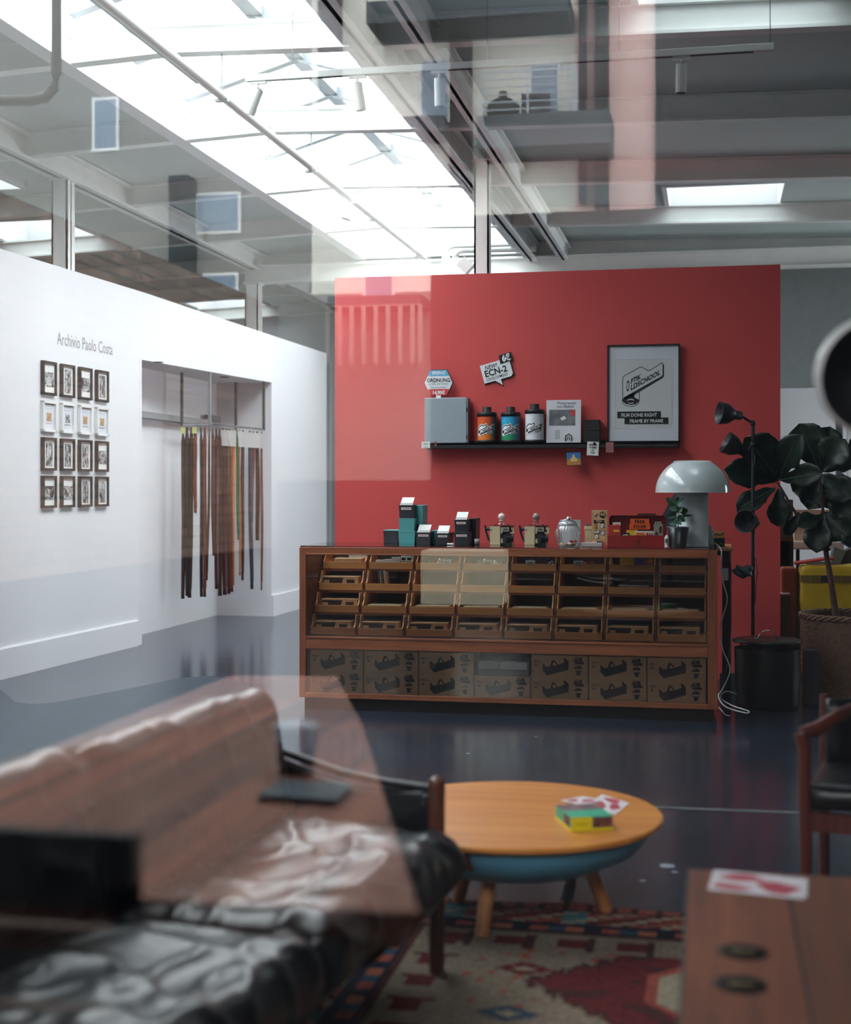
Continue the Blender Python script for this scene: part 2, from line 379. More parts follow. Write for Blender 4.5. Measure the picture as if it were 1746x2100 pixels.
# red partition
RY = 10.26; RX0 = onY(687, RY)[0]; RX1 = onY(1601, RY)[0]; RZT = atY(687, 570, RY).z
b = MB(); b.box(RX0, RX1, RY, RY + 0.12, 0, RZT); struct('wall_red', b, M_RED)

# white gallery wall on the left with the strap niche
P0 = Vector((-4.95, 9.19, 0)); LD = Vector((0.33, 7.71, 0)).normalized(); LN = Vector((LD.y, -LD.x, 0))
def LW(s, off, z): return P0 + LD * s + LN * off + Vector((0, 0, z))
def onL(px, py, off=0.0):
    """s, z where the pixel's ray meets the gallery wall"""
    t = (px - 873) / F; dx = t * CT - ST; dy = t * ST + CT; q = P0 + LN * off
    d = (LN.x * q.x + LN.y * q.y) / (LN.x * dx + LN.y * dy); p = Vector((dx * d, dy * d, 0))
    return (p - P0).dot(LD), EYE - (py - HOR) * d / F
LM = Matrix(((LD.x, -LN.x * -1, 0, P0.x), (LD.y, LN.y, 0, P0.y), (0, 0, 1, 0), (0, 0, 0, 1)))   # local x along wall, y towards room
sA = onL(291, 725)[0]; NT = 2.47; J0 = LW(sA, 0, 0); J1 = onX(557, 1265, -4.56); J1.z = 0; E1 = onX(670, 1200, -4.53); E1.z = 0; NBX = -5.17
def wslab(b, pts, z0, zt):
    n = len(pts); vs = [(p[0], p[1], z0) for p in pts] + [(p[0], p[1], z) for p, z in zip(pts, zt)]
    b.raw(vs, [tuple(range(n))[::-1], tuple(range(n, 2 * n))] + [(k, (k + 1) % n, n + (k + 1) % n, n + k) for k in range(n)], None)
b = MB(); Q0 = LW(-7.9, 0, 0); T_ = Vector((-.3, 0, 0))
wslab(b, [Q0, J0, J0 + T_, Q0 + T_], 0, (3.04, 3.06, 3.06, 3.04)); wslab(b, [J0, J1, J1 + 2 * T_, J0 + 2 * T_], NT, (3.06, 2.97, 2.97, 3.06)); wslab(b, [J1, E1, E1 + T_ * 2.2, J1 + T_ * 2.2], 0, (2.97,) * 4)
b.box(NBX - .1, NBX, J0.y - .1, J1.y + .05, 0, NT + .02); b.box(J0.x - .35, J0.x, J0.y - .05, J0.y, 0, NT + .02)
wl = struct('wall_left', b, M_WHITE)
s0, z0 = onL(117, 699); s1, z1 = onL(184, 712)
b = MB(); b.text('Archivio Paolo Costa', 0.135, LW(s0, 0.001, onL(117, 700)[1] - .02), LD, ZA, None, bold=0.004, squeeze=0.80)
b.build('lettering', mat('grey_letters', (150, 150, 152), 0.8), wl)
b = MB()
for px, py in ((325, 742), (460, 773)):
    q = onZ(px, py, NT); b.cyl((q.x, q.y, NT - .006), (q.x, q.y, NT - .001), 0.045, n=20)
b.build('downlight', M_BLACK, wl)
b = MB(); b.M = LM; b.box(-7.9, onL(280, 1300)[0], 0, 0.022, 0, 0.215); b.box(-7.9, onL(280, 1300)[0], 0, 0.012, 0.215, 0.222); struct('baseboard_left', b, M_WHITE)
b = MB(); wslab(b, [J1, E1, E1 + Vector((.022, 0, 0)), J1 + Vector((.022, 0, 0))], 0, (.22,) * 4); struct('baseboard_niche', b, M_WHITE)
# far room trim seen in the slit beside the red wall
b = MB(); p = atY(676, 745, 19.5); b.box(p.x - .16, p.x + .03, 19.4, 19.5, 0, p.z); struct('trim_1', b, M_WHITE)
# darker room end behind the plant on the right
b = MB(); q0 = atY(1590, 600, 16.3); q1 = atY(1640, 795, 16.3); b.box(q0.x - .6, 6.0, 16.25, 16.35, q1.z, 3.95); struct('wall_bulkhead', b, mat('bulkhead_grey', (128, 134, 134), 0.8, var=.06))
b = MB(); b.box(q0.x - .4, q0.x + 0.9, 18.9, 19.0, 0, 3.2); b.box(q0.x + 0.9, 2.5, 17.6, 17.7, 0, 3.0); struct('wall_room', b, M_WHITE)

# floor markings
b = MB(); p = onZ(1330, 1652, 0.001); q = onZ(1640, 1664, 0.001)
b.raw([p, q, q + Vector((0, -.045, 0)), p + Vector((0, -.045, 0))], [(0, 1, 2, 3)], None); b.build('floor_line', mat('worn_line', (96, 98, 104), 0.4, var=.3, vscale=20))['kind'] = 'structure'
b = MB(); P_ = [onZ(x, y, .0012) for x, y in ((-60, 1420), (0, 1414), (14, 1424), (30, 1440), (70, 1444), (110, 1441), (180, 1428), (280, 1409), (340, 1396), (385, 1389), (440, 1386), (500, 1400), (520, 1440), (540, 1600), (-60, 1900))]
b.raw(P_, [tuple(range(15))[::-1]], None); b.build('floor_patch', mat('worn_matt_floor', (46, 58, 70), .30, var=.25, vscale=9, spec=.3))['kind'] = 'structure'
b = MB()
for px, py, w, h in ((1368, 1775, 30, 10), (1318, 1806, 12, 4), (1384, 1788, 12, 3), (1100, 1510, 6, 2), (960, 1545, 9, 2)):
    p = onZ(px, py, 0.0008); r = w / 2 * (EYE * F / (py - HOR)) / F
    ring = [p + Vector((r * (1 + .35 * random.random()) * cos(a), r * .9 * (1 + .5 * random.random()) * sin(a), 0)) for a in [2 * pi * k / 9 for k in range(9)]]
    b.raw(ring, [tuple(range(9))], None)
b.build('paint_stain', mat('stain_grey', (132, 138, 146), 0.6, var=.3, vscale=30))['kind'] = 'stuff'

# ---------------------------------------------------------------- courtyard behind the photographer (mirrored in the window)
def V(px, py, Yv):
    p = atY(px, py, Yv); return Vector((p.x, 2 * GL - p.y, p.z))
b = MB(); b.box(-30, 30, -31, GL - .08, -0.12, 0); struct('courtyard_ground', b, mat('asphalt', (17, 17, 18), 0.9, var=.15, spec=0.0))
YV = 32.0; YR = 2 * GL - YV
M_REND = mat('pale_render', (232, 228, 216), 0.9, var=.04, spec=0); M_PINK = mat('pink_render', (222, 182, 174), 0.9, spec=0); M_MIRDARK = mat('mirror_dark', (17, 19, 21), 0.9, spec=0.0)
M_SHADE = mat('grey_slab', (88, 94, 98), 0.8); M_SLAB = mat('balcony_concrete', (70, 76, 80), 0.9, spec=0); M_BRICK = None
def fx(px): return V(px, 900, YV).x
def fz(py, px=1000): return V(px, py, YV).z
facade = thing('courtyard_building', 'pale rendered courtyard building with pink strips and balconies, mirrored faintly in the shop window', 'building', (0, YR, 0))
def FB(name, px0, px1, py0, py1, dep, m, parent=facade, out=0.0):
    b = MB(); x0, x1 = sorted((fx(px0), fx(px1))); pm = (px0 + px1) / 2
    b.box(x0, x1, out - 0, out + dep, max(0, fz(py1, pm)), fz(py0, pm)); return b.build(name, m, parent)
b = MB(); b.box(fx(640), fx(1180), -1, 0, fz(600, 780), 20); b.build('wall', M_REND, facade)
b = MB(); b.box(fx(-900), fx(640), -1, 0, 0, 20); b.box(fx(640), fx(1180), -1, 0, 0, fz(600, 780)); b.build('grey_wall', mat('grey_facade', (136, 134, 128), .9, var=.1, spec=0), facade)
b = MB(); b.box(fx(1180), fx(1345), -1, 0, fz(430, 1300), 20); b.build('pink_wall', M_PINK, facade)
b = MB(); b.box(fx(1345), 30, -1, 0.2, 0, 20); b.box(fx(885), fx(1345), -1, 0.05, 0, fz(430, 1300)); b.build('mirror_dark', M_MIRDARK, facade)  # invented dark walls, keep the right of the shop window free of reflection
b = MB(); b.box(fx(-900), fx(885), -.5, 0.03, 0, fz(985, 700)); b.build('plinth', M_MIRDARK, facade)
for px0, px1, py0, py1 in ((932, 970, -200, 430), (1192, 1204, -200, 420), (1224, 1250, -200, 600), (666, 703, -100, 300), (365, 404, 370, 900)):
    FB('column', px0, px1, py0, py1, 0.6, M_MIRDARK)
for px0, px1, py0, py1, d in ((785, 1178, 38, 82, 1.6), (1000, 1260, 266, 330, 1.5), (640, 930, 270, 300, 1.2), (700, 884, 620, 640, 1.2)):
    FB('balcony_slab', px0, px1, py0, py1, d, M_SLAB)
for px0, px1, py0, py1, d in ((785, 1178, -45, 38, 1.55), (1010, 1195, 182, 266, 1.45), (700, 884, 640, 755, 1.2)):
    b = MB(); x0, x1 = sorted((fx(px0), fx(px1))); pm = (px0 + px1) / 2; za, zc = fz(py1, pm), fz(py0, pm)
    up = px1 == 884; nk = 6 if not up else 1; sp_ = .28 if up else 1.0
    for k in range(nk): zz = za + .1 + (zc - za - .1) * (k / 5 if not up else 1); b.bar((x0, d, zz), (x1, d, zz), .03, .05 if k == 5 else .025)
    for k in range(int((x1 - x0) / sp_) + 2): xx = min(x1, x0 + k * sp_); b.bar((xx, d, za), (xx, d, zc), .10 if up else .04, .04)
    b.build('railing', mat('rail_dim', (150, 142, 136), .8, spec=0) if up else mat('rail_grey', (150, 160, 166), .5), facade)
for px0, px1, py0, py1 in ((1085, 1150, 130, 262), (860, 925, 120, 262), (190, 245, 200, 310), (400, 495, 395, 480), (415, 490, 560, 640), (745, 810, 560, 622), (-200, -60, 300, 480)):
    w = FB('window', px0, px1, py0, py1, 0.04, M_WPLAST)
    FB('glass', px0 + 6, px1 - 6, py0 + 6, py1 - 6, 0.05, mat('window_glass_dark', (120, 140, 160), .1), w)
ac = thing('air_conditioner', 'square outdoor air conditioner on a courtyard balcony, mirrored in the window', 'air conditioner', (fx(1105), YR + .5, fz(264, 1105)))
b = MB(); b.box(-.3, .3, -.2, .2, 0, .62); b.build('body', mat('ac_grey', (52, 56, 58), .5), ac); b = MB(); b.cyl((0, .2, .31), (0, .23, .31), .24, n=24); b.build('fan_grille', M_BLACK, ac)
b = MB(); b.lathe([(0.02, 0), (.22, 0), (.36, .2), (.38, .35), (.2, .5), (.1, .55), (.09, .68), (0.02, .7)], (fx(1040), YR + .6, fz(264, 1040)), n=20)
tag(b.build('balcony_pot', mat('pot_dark', (50, 54, 50), .6), loc=(fx(1040), YR + .6, fz(264, 1040))), 'dark round pot on a courtyard balcony, mirrored in the window', 'pot')
# brick side wall with ivy
m = bpy.data.materials.new('courtyard_brick'); m.use_nodes = True; nt = m.node_tree; bs = nt.nodes['Principled BSDF']; bs.inputs['Roughness'].default_value = .9
tc = nt.nodes.new('ShaderNodeTexCoord'); mp = nt.nodes.new('ShaderNodeMapping'); mp.inputs['Rotation'].default_value = (0, -pi / 2, -pi / 2); bk = nt.nodes.new('ShaderNodeTexBrick')
sx_ = nt.nodes.new('ShaderNodeSeparateXYZ'); cx_ = nt.nodes.new('ShaderNodeCombineXYZ'); nt.links.new(tc.outputs['Object'], sx_.inputs[0]); nt.links.new(sx_.outputs[1], cx_.inputs[0]); nt.links.new(sx_.outputs[2], cx_.inputs[1])
nt.links.new(cx_.outputs[0], bk.inputs['Vector']); bk.inputs['Scale'].default_value = 1.0; bk.inputs['Brick Width'].default_value = .5; bk.inputs['Row Height'].default_value = .2; bk.inputs['Mortar Size'].default_value = .018
bk.inputs['Color1'].default_value = (*lin((140, 112, 94)), 1); bk.inputs['Color2'].default_value = (*lin((108, 84, 72)), 1); bk.inputs['Mortar'].default_value = (*lin((70, 66, 62)), 1)
nt.links.new(bk.outputs['Color'], bs.inputs['Base Color'])
b = MB(); b.box(-10.4, -10.0, YR + .1, -9, 0, 5.6); struct('wall_courtyard', b, m)
b = MB(); p = V(950, 1230, 16.5)
b.box(p.x - .45, p.x + .5, p.y - .3, p.y + .3, 0.0, .62, mat('crate_pale', (160, 150, 128), .8))
tag(b.build('courtyard_crate', None, loc=(p.x, p.y, 0)), 'pale square crate out in the courtyard, mirrored over the wooden counter', 'crate')
# bench table right outside the window, mirrored over the sofa
TZ = 0.75
def VZ(px, py, Z):
    p = onZ(px, py, Z); return Vector((p.x, 2 * GL - p.y, p.z))
tb = thing('outdoor_table', 'brown plank table standing outside, mirrored in the window over the leather sofa', 'table', tuple(VZ(600, 1600, 0.0).xy) + (0,))
q = [VZ(250, 1842, TZ), VZ(860, 1872, TZ), VZ(745, 1490, TZ), VZ(690, 1386, TZ), VZ(470, 1386, TZ)]; q = [q[0], q[1], q[2], q[3], q[4], Vector((q[4].x, q[0].y, TZ))]
o_ = tb.location
b = MB(); b.prism([(v.x - o_.x, v.y - o_.y) for v in q], (0, 0, TZ), XA, YA, -0.045)
M_TBL = wood('outdoor_planks', (128, 74, 50), (90, 48, 34), 'y', .5, 2.5, planks=(0, .19, .04)); b.build('table_top', M_TBL, tb)
for v in (q[1], q[3], q[4], q[5]):
    vv = v - o_; c_ = Vector((-1.2, 0, 0)); vv = vv + (c_ - vv).normalized() * .14; b = MB(); b.box(vv.x - .03, vv.x + .03, vv.y - .03, vv.y + .03, 0, TZ - .04); b.build('leg', M_MIRDARK, tb)
p = VZ(608, 1585, TZ); cup = thing('coffee_cup', 'dark cup on the outdoor plank table, mirrored above the armrest', 'cup', p)
b = MB(); b.lathe([(0.0, 0.001), (.036, .001), (.042, .05), (.047, .10), (.043, .10), (.04, .02), (0, .03)], n=28); b.build('cup_body', mat('cup_dark', (44, 48, 56), .4), cup)
b = MB(); b.lathe([(0.0, .112), (.036, .108), (.049, .104), (.049, .096)], n=28); b.build('lid', mat('lid_grey', (120, 124, 130), .4), cup)
b = MB(); r = [VZ(530, 1645, TZ), VZ(690, 1655, TZ), VZ(722, 1622, TZ), VZ(575, 1612, TZ)]; c_ = sum(r, Vector()) / 4
b.prism([(v.x - c_.x, v.y - c_.y) for v in r], (c_.x, c_.y, TZ + .001), XA, YA, .014)
bk_ = b.build('notebook', mat('notebook_slate', (66, 76, 84), .35, var=.3, vscale=12), loc=c_)
tag(bk_, 'slate grey notebook lying on the outdoor plank table, mirrored over the sofa', 'notebook')
# dark slatted chair outside, mirrored in the lower left corner
p = VZ(60, 1800, 0.80); p.z = 0; ch = thing('outdoor_chair', 'dark slatted chair outside, mirrored in the lower left corner of the window', 'chair', p)
b = MB(); b.box(-.28, .165, -.015, .015, .765, .87); b.build('backrest', M_BLACK, ch)
for z in (.70, .585, .49): b = MB(); b.box(-.27, .13, -.012, .012, z, z + .035); b.build('slat', mat('slat_brown', (96, 66, 48), .6), ch)
for x in (-.27, .15): b = MB(); b.bar((x, 0, 0), (x, 0, .8), .03, .03, None); b.build('leg', M_BLACK, ch)
b = MB(); b.box(-.28, .165, -.42, 0, .42, .45); b.build('seat', M_BLACK, ch)
for x in (-.27, .15): b = MB(); b.bar((x, -.4, 0), (x, -.4, .42), .03, .03, None); b.build('leg', M_BLACK, ch)
# ---------------------------------------------------------------- shop counter: wooden tray cabinet
M_OAK = wood('oak_dark', (164, 96, 60), (124, 68, 42), 'x', .38, 3, coat=.15)
M_OAKZ = wood('oak_dark_upright', (152, 86, 54), (112, 60, 38), 'z', .38, 3, coat=.15)
M_TRAY = wood('tray_wood', (232, 164, 100), (206, 138, 80), 'x', .5, 4)
M_INNER = mat('cabinet_inside', (70, 42, 30), .7)
CY = 8.345; CYB = 8.95
CX0 = onY(614, CY)[0]; CX1 = onY(1472, CY)[0]; CT_ = 1.0; CL = CX1 - CX0
cab = thing('counter_cabinet', 'long dark oak shop counter with glass front and rows of open wooden trays', 'cabinet', (CX0, CY, 0))
D = CYB - CY
ZB, ZM0, ZM1, ZT = 0.075, 0.375, 0.445, 0.958     # body bottom, middle rail, underside of top rail
b = MB(); b.box(0.02, CL - .02, 0.05, D - .02, 0, ZB); b.build('plinth', mat('plinth_black', (26, 22, 22), .6), cab)
b = MB()
b.box(0, 0.042, 0, D, ZB, CT_ - .004); b.build('side_panel', M_OAKZ, cab, bevel=.003)
b = MB(); b.box(CL - .055, CL, 0, D, ZB, CT_ - .004); b.build('side_panel', M_OAKZ, cab, bevel=.003)
b = MB(); b.box(.042, CL - .055, 0, .03, ZT, CT_ - .004, M_OAK); b.box(.042, CL - .055, -.004, .012, ZT - .008, ZT, M_OAK); b.box(.042, CL - .055, D - .04, D, ZT, CT_ - .004, M_OAK)
b.box(0.042, CL - .055, 0, .028, ZM0, ZM1, M_OAK); b.box(.042, CL - .055, -.006, .01, ZM1 - .006, ZM1 + .006, M_OAK)
b.box(0.042, CL - .055, 0, .03, ZB, .106, M_OAK); b.build('rail', M_OAK, cab, bevel=.002)
b = MB(); b.box(.04, CL - .05, .03, D - .02, ZM0 + .02, ZM1 - .015, M_OAK); b.box(.04, CL - .05, .03, D - .02, ZB, .10, M_INNER)
b.box(.04, CL - .05, D - .03, D - .015, ZB, CT_ - .02, M_INNER); b.build('carcass', M_INNER, cab)
b = MB(); b.box(.006, CL - .006, .006, D, CT_ - .004, CT_ + .004); b.build('glass_top', mat('counter_glass', (120, 60, 58), .03, spec=1.0, coat=1.0) if 0 else pane_mat('counter_glass', (.93, .95, .94), boost=1.3), cab)
b = MB(); b.raw([(.042, .010, ZM1), (CL - .055, .010, ZM1), (CL - .055, .010, ZT), (.042, .010, ZT)], [(0, 1, 2, 3)]); b.build('upper_pane', pane_mat('cabinet_pane', (.97, .98, .98)), cab)
b = MB(); b.raw([(.042, .012, .106), (CL - .055, .012, .106), (CL - .055, .012, ZM0), (.042, .012, ZM0)], [(0, 1, 2, 3)]); b.build('lower_pane', MT['cabinet_pane'], cab)
# trays: 4 tiers x 8, the upper ones further back
TW = 0.302; XS = .052
TIER = [(0.845, .36), (0.716, .26), (0.585, .165), (0.456, .072)]   # underside z, front y
def tray_mesh(depth):
    w = TW - .022; parts = MB(); h = .042
    parts.box(.008, w - .008, 0, .012, .004, h)
    parts.box(.008, w - .008, 0, depth, 0, .006)
    prof = [(0, 0), (0, h + .004), (.018, h + .012), (.035, h + .03), (.045, .1), (.055, .118), (depth, .118), (depth, 0)]
    for x in (0, w - .008): parts.prism(prof, (x, 0, 0), YA, ZA, .008)
    return parts
drawers = {}
for r, (z, y) in enumerate(TIER):
    dep = D - .04 - y
    first = None
    for c in range(8):
        x = XS + c * TW
        if first is None:
            first = tray_mesh(dep).build('tray', M_TRAY, cab); o = first
        else:
            o = first.copy(); col.objects.link(o)
        o.location = (x, y, z + .001); drawers[(r, c)] = o
    b = MB(); b.box(.042, CL - .055, y + .01, D - .03, z - .016, z, M_OAK)
    for c in range(9): xx = XS - .016 + c * TW; b.box(xx, xx + .01, y + .03, D - .03, z - .002, z + .115, M_OAK)
    b.build('shelf', M_OAK, cab)
def tray_pt(r, c, fx_=0.5, dy=0.03, dz=.007):
    z, y = TIER[r]; return Vector((CX0 + XS + c * TW + .01 + fx_ * (TW - .042), CY + y + dy, z + dz + .001))
ROWN = ['top', 'second', 'third', 'bottom']
# kraft boxes with a printed front
def kraft_box(loc, w, d, h, label, rz=0):
    b = MB(); b.box(-w / 2, w / 2, 0, d, 0, h, M_KRAFT); b.box(-w / 2, w / 2, -.0006, 0, h - .003, h, M_KRAFT)
    b.prism([(-w / 2 + .006, .004), (w * .02, .004), (w * .09, h - .008), (-w / 2 + .006, h - .008)], (0, 0, 0), XA, ZA, .0008, M_KRAFTD)
    b.prism([(w * .14, .006), (w * .44, .006), (w * .44, h * .35), (w * .14, h * .35)], (0, 0, 0), XA, ZA, .0008, M_KRAFTD)
    b.box(w * .18, w * .4, -.0012, -.0006, h * .45, h * .75, M_KRAFTD); b.box(-w * .45, -w * .3, -.0015, -.0009, h * .3, h * .7, M_KRAFT)
    o = b.build('kraft_box', None); o.location = loc; o.rotation_euler.z = rz
    return tag(o, label, 'box', 'kraft boxes in the counter trays')
k0 = None
for c in range(8):
    o = kraft_box(tray_pt(3, c, .45, .045), .235, .16, .070, 'kraft box with dark print in the bottom row of trays, %s tray from the left' % ORD[c], random.uniform(-.02, .02))
kraft_box(tray_pt(1, 0, .45, .04), .235, .16, .075, 'kraft box with dark print in the second row of trays, far left')
kraft_box(tray_pt(2, 0, .5, .06), .235, .16, .070, 'kraft box half in shade in the third row of trays, far left')
# flat paper bags in the third row
for c in range(1, 8):
    p = tray_pt(2, c, .5, .04); b = MB()
    for k in range(4):
        a = random.uniform(-.04, .04); b.M = Matrix.Rotation(a, 4, 'Z'); b.box(-.115, .115 - k * .006, 0, .15, .004 + k * .009, .011 + k * .009)
    o = b.build('paper_sleeves', mat('cream_sleeve', (206, 186, 150), .8)); o.location = p
    tag(o, 'flat cream paper sleeves lying in the third row of trays, %s tray from the left' % ORD[c], 'sleeves', 'paper sleeves in the trays')
# second row: leaning cards, magazines
p = tray_pt(1, 1, .25, .06)
for k in range(4):
    b = MB(); b.box(0, .003, 0, .12, 0, .115); o = b.build('photo_card', M_PAPER if k % 2 else mat('card_brown', (120, 88, 66), .7)); o.location = p + Vector((.022 * k * .6, 0, 0)); o.rotation_euler.y = -.12
    tag(o, 'thin card leaning in the second row of trays, one of four side by side', 'card', 'cards leaning in the second row')
p = tray_pt(1, 6, .5, .05)
for k in range(3):
    b = MB(); b.M = Matrix.Rotation(random.uniform(-.15, .15), 4, 'Z'); b.box(-.08, .1, 0, .14, .02 + k * .008, .026 + k * .008)
    b.box(-.07, .09, 0.01, .13, 0, .02) if k == 0 else None
    o = b.build('booklet', mat('booklet_%d' % k, [(150, 154, 156), (90, 100, 104), (190, 192, 190)][k], .4)); o.location = p
    tag(o, ['grey booklet at the bottom of the pile in a second row tray', 'dark grey booklet in the middle of the pile in a second row tray', 'pale booklet on top of the pile in a second row tray'][k], 'booklet', 'booklets in the second row')
# top row contents
def small(name, label, cat, r, c, f, dy, dz, shapes, m, rz=0, group=None):
    b = MB()
    for sh in shapes:
        getattr(b, sh[0])(*sh[1:])
    o = b.build(name, m); o.location = tray_pt(r, c, f, dy, .007 + dz); o.rotation_euler.z = rz
    return tag(o, label, cat, group)
small('brown_envelopes', 'brown envelopes at the front of the top left tray', 'envelope', 0, 0, .55, .02, .005, [('box', -.09, .09, 0, .13, 0, .05)], M_KRAFT, .05)
small('white_envelopes', 'white envelopes stacked behind brown ones in the top left tray', 'envelope', 0, 0, .72, .16, 0, [('box', -.07, .075, 0, .05, 0, .082)], M_PAPER)
M_SILV = mat('silver_box', (206, 208, 212), .4); M_DKBOX = mat('dark_box', (44, 36, 40), .5)
small('dark_film_box', 'dark box standing at the back of the second top tray', 'box', 0, 1, .42, .14, 0, [('box', -.045, .045, 0, .05, 0, .1)], M_DKBOX)
small('dark_film_box', 'dark box with framed print at the back centre of the second top tray', 'box', 0, 1, .66, .15, 0, [('box', -.03, .03, 0, .05, 0, .105)], M_DKBOX)
for k, (f, dz) in enumerate(((.2, .032), (.42, .036), (.6, .05))):
    small('film_carton', ['small white carton lying front left in the second top tray', 'small white carton lying front centre in the second top tray', 'small grey carton leaning in the middle of the second top tray'][k], 'carton', 0, 1, f, .03, 0, [('box', -.028, .028, 0, .05, 0, dz + .015)], M_SILV, .1 * k)
for k in range(2):
    small('white_carton', ['white printed carton at the right of the second top tray, below its twin', 'white printed carton at the right of the second top tray, on top of its twin'][k], 'carton', 0, 1, .86, .03, k * .038, [('box', -.036, .036, 0, .05, 0.002, .036), ('box', -.03, -.006, -.001, 0, .01, .026, M_INK), ('box', .006, .03, -.001, 0, .01, .026, M_INK)], M_PAPER)
def tagcard(c, f): small('price_card', 'small white price card clipped to the %s tray of the top row' % ORD[c], 'price card', 0, c, f, .0, .028, [('box', -.029, .029, 0, .002, 0, .03), ('box', -.018, .018, -.0008, 0, .012, .017, M_INK)], M_PAPER)
for c, f in ((2, .72), (3, .55), (4, .42), (5, .4)): tagcard(c, f)
def heap(name, label, cat, c, f0, f1, ms, n, rr, hh):
    b = MB()
    for k in range(n):
        f = random.uniform(f0, f1); p = tray_pt(0, c, f, random.uniform(.03, .12), 0) - tray_pt(0, c, .5, .05, 0); zz = random.uniform(.01, hh) * (1 - abs((f - (f0 + f1) / 2) / (f1 - f0 + .01)))
        a = random.uniform(0, 6.28); v = Vector((cos(a), sin(a) * .5, random.uniform(-.4, .4))) * rr
        b.tube([p + Vector((0, 0, zz + .008)) - v, p + Vector((0, 0, zz + .018)), p + Vector((0, 0, zz + .008)) + v], rr * .28, 6, random.choice(ms))
    o = b.build(name, ms[0]); o.location = tray_pt(0, c, .5, .05, .012); return tag(o, label, cat, kind='stuff')
M_CABLE = mat('blue_black', (34, 44, 60), .4); M_REDP = mat('red_plastic', (190, 48, 36), .4); M_YEL = mat('yellow_card', (228, 180, 40), .5); M_GRN = mat('green_plastic', (60, 120, 70), .4)
heap('key_fobs', 'mixed shiny small key fobs in the third top tray', 'key fobs', 2, .15, .95, [M_CHROME, M_REDP, M_GRN, M_BLACK], 60, .012, .04)
heap('metal_clips', 'dark metal clips in the fourth top tray', 'clips', 3, .2, .9, [M_BLACK, M_CHROME], 36, .014, .045)
heap('coiled_straps', 'blue black plastic clips heaped in the fifth top tray', 'clips', 4, .3, .95, [M_CABLE, M_CHROME, M_BLACK], 44, .016, .06)
heap('red_straps', 'red and black small straps in the sixth top tray', 'straps', 5, .3, .95, [M_REDP, M_BLACK], 36, .016, .03)
b = MB(); b.box(-.05, .035, 0, .04, 0, .078, M_YEL); b.box(.036, .1, 0, .05, 0, .078, mat('violet_card', (92, 72, 150), .5)); b.box(-.04, .11, .03, .08, .079, .092, mat('gold_card', (238, 190, 30), .5))
b.text('EKTRA', .024, (-.046, -.0004, .006), XA, ZA, mat('dim_gold', (120, 84, 20), .5)); b.text('800', .03, (.04, -.0004, .006), XA, ZA, M_PAPER)
o = b.build('film_box', None); o.location = tray_pt(0, 6, .4, .03); tag(o, 'yellow and violet film box in the seventh top tray, marked 800', 'film box')
small('orange_film_box', 'orange film box lying at the right of the seventh top tray', 'film box', 0, 6, .78, .05, .02, [('box', -.0, .05, 0, .04, .02, .045), ('box', -.0, .05, 0, .04, -.02, .0)], mat('orange_card', (222, 130, 40), .5), .12)
small('pink_film_box', 'pink film box lying below the orange one in the seventh top tray', 'film box', 0, 6, .8, .02, .0, [('box', -.06, .04, 0, .02, 0, .036)], mat('pink_card', (170, 84, 110), .5), -.08)
small('metal_tin', 'dark flat tin in the eighth top tray', 'tin', 0, 7, .35, .05, 0, [('box', -.07, .1, 0, .06, 0, .05)], M_DKBOX)
# cartons below
cw = 0.3422; ch_ = .131
def carton(i, row, label):
    b = MB(); w = cw - .008; h = ch_
    b.box(0, w, 0, .24, 0, h, M_KRAFT)
    if row == 1: b.box(-.001, w + .001, -.001, .24, h - .004, h, M_KRAFT)
    u = Vector((w, 0, 0)); s = .333; y = -.0012; P = M_KRAFTD; o = (0, 0, 0)
    def pg(pts, m=P, yy=y): b.prism([(a * w, c * h) for a, c in pts], (0, yy, 0), XA, ZA, .0006, m)
    pg([(.20, .62), (.20, .30), (.28, .08), (.66, .36), (.66, .74), (.585, .90), (.575, .86), (.59, .70), (.50, .60), (.27, .47)])
    pg([(.335, .50), (.375, .48), (.385, .66), (.40, .70), (.44, .60), (.47, .58), (.46, .62), (.405, .79), (.365, .77)])
    pg([(.20, .62), (.275, .46), (.275, .44), (.20, .60)], M_INK, y - .0006)
    b.text('film', .018, (.05 * w, -.0014, .66 * h), Vector((.93, 0, .36)), Vector((-.36, 0, .93)), P, bold=.01)
    pg([(.06, .60), (.17, .76), (.17, .74), (.06, .58)]); pg([(.06, .55), (.10, .55), (.10, .50), (.06, .50)])
    for k, (a, c, e, f) in enumerate(((.77, .90, .82, .93), (.745, .905, .72, .83), (.775, .935, .62, .73), (.80, .88, .50, .55), (.765, .90, .41, .50), (.785, .89, .26, .33), (.80, .87, .12, .26))):
        pg([(a, e), (c, e), (c, f), (a, f)])
    b.text('FREE', .010, (.785 * w, -.0022, .845 * h), XA, ZA, M_KRAFT, bold=.02); b.text('FILM STORAGE', .0065, (.755 * w, -.0022, .745 * h), XA, ZA, M_KRAFT, bold=.02)
    ob = b.build('tool_caddy_carton', None); ob.location = (CX0 + .058 + i * cw, CY + .035, ZB + .0265 + row * (ch_ + .0005))
    tag(ob, label, 'carton', 'printed cartons behind the lower pane'); return ob
src = None
for row in range(2):
    for i in range(7):
        if row == 1 and i == 3: continue
        lb = 'kraft carton with dark caddy print, %s row behind the lower pane, %s from left' % (('bottom', 'upper')[row], ORD[i])
        if src is None: src = carton(i, row, lb)
        else:
            o = src.copy(); col.objects.link(o); o.location = (CX0 + .058 + i * cw, CY + .035 + random.uniform(0, .008), ZB + .0265 + row * (ch_ + .0005)); o['label'] = lb
b = MB(); b.box(0, .31, 0, .2, 0, .085, M_SHADE)
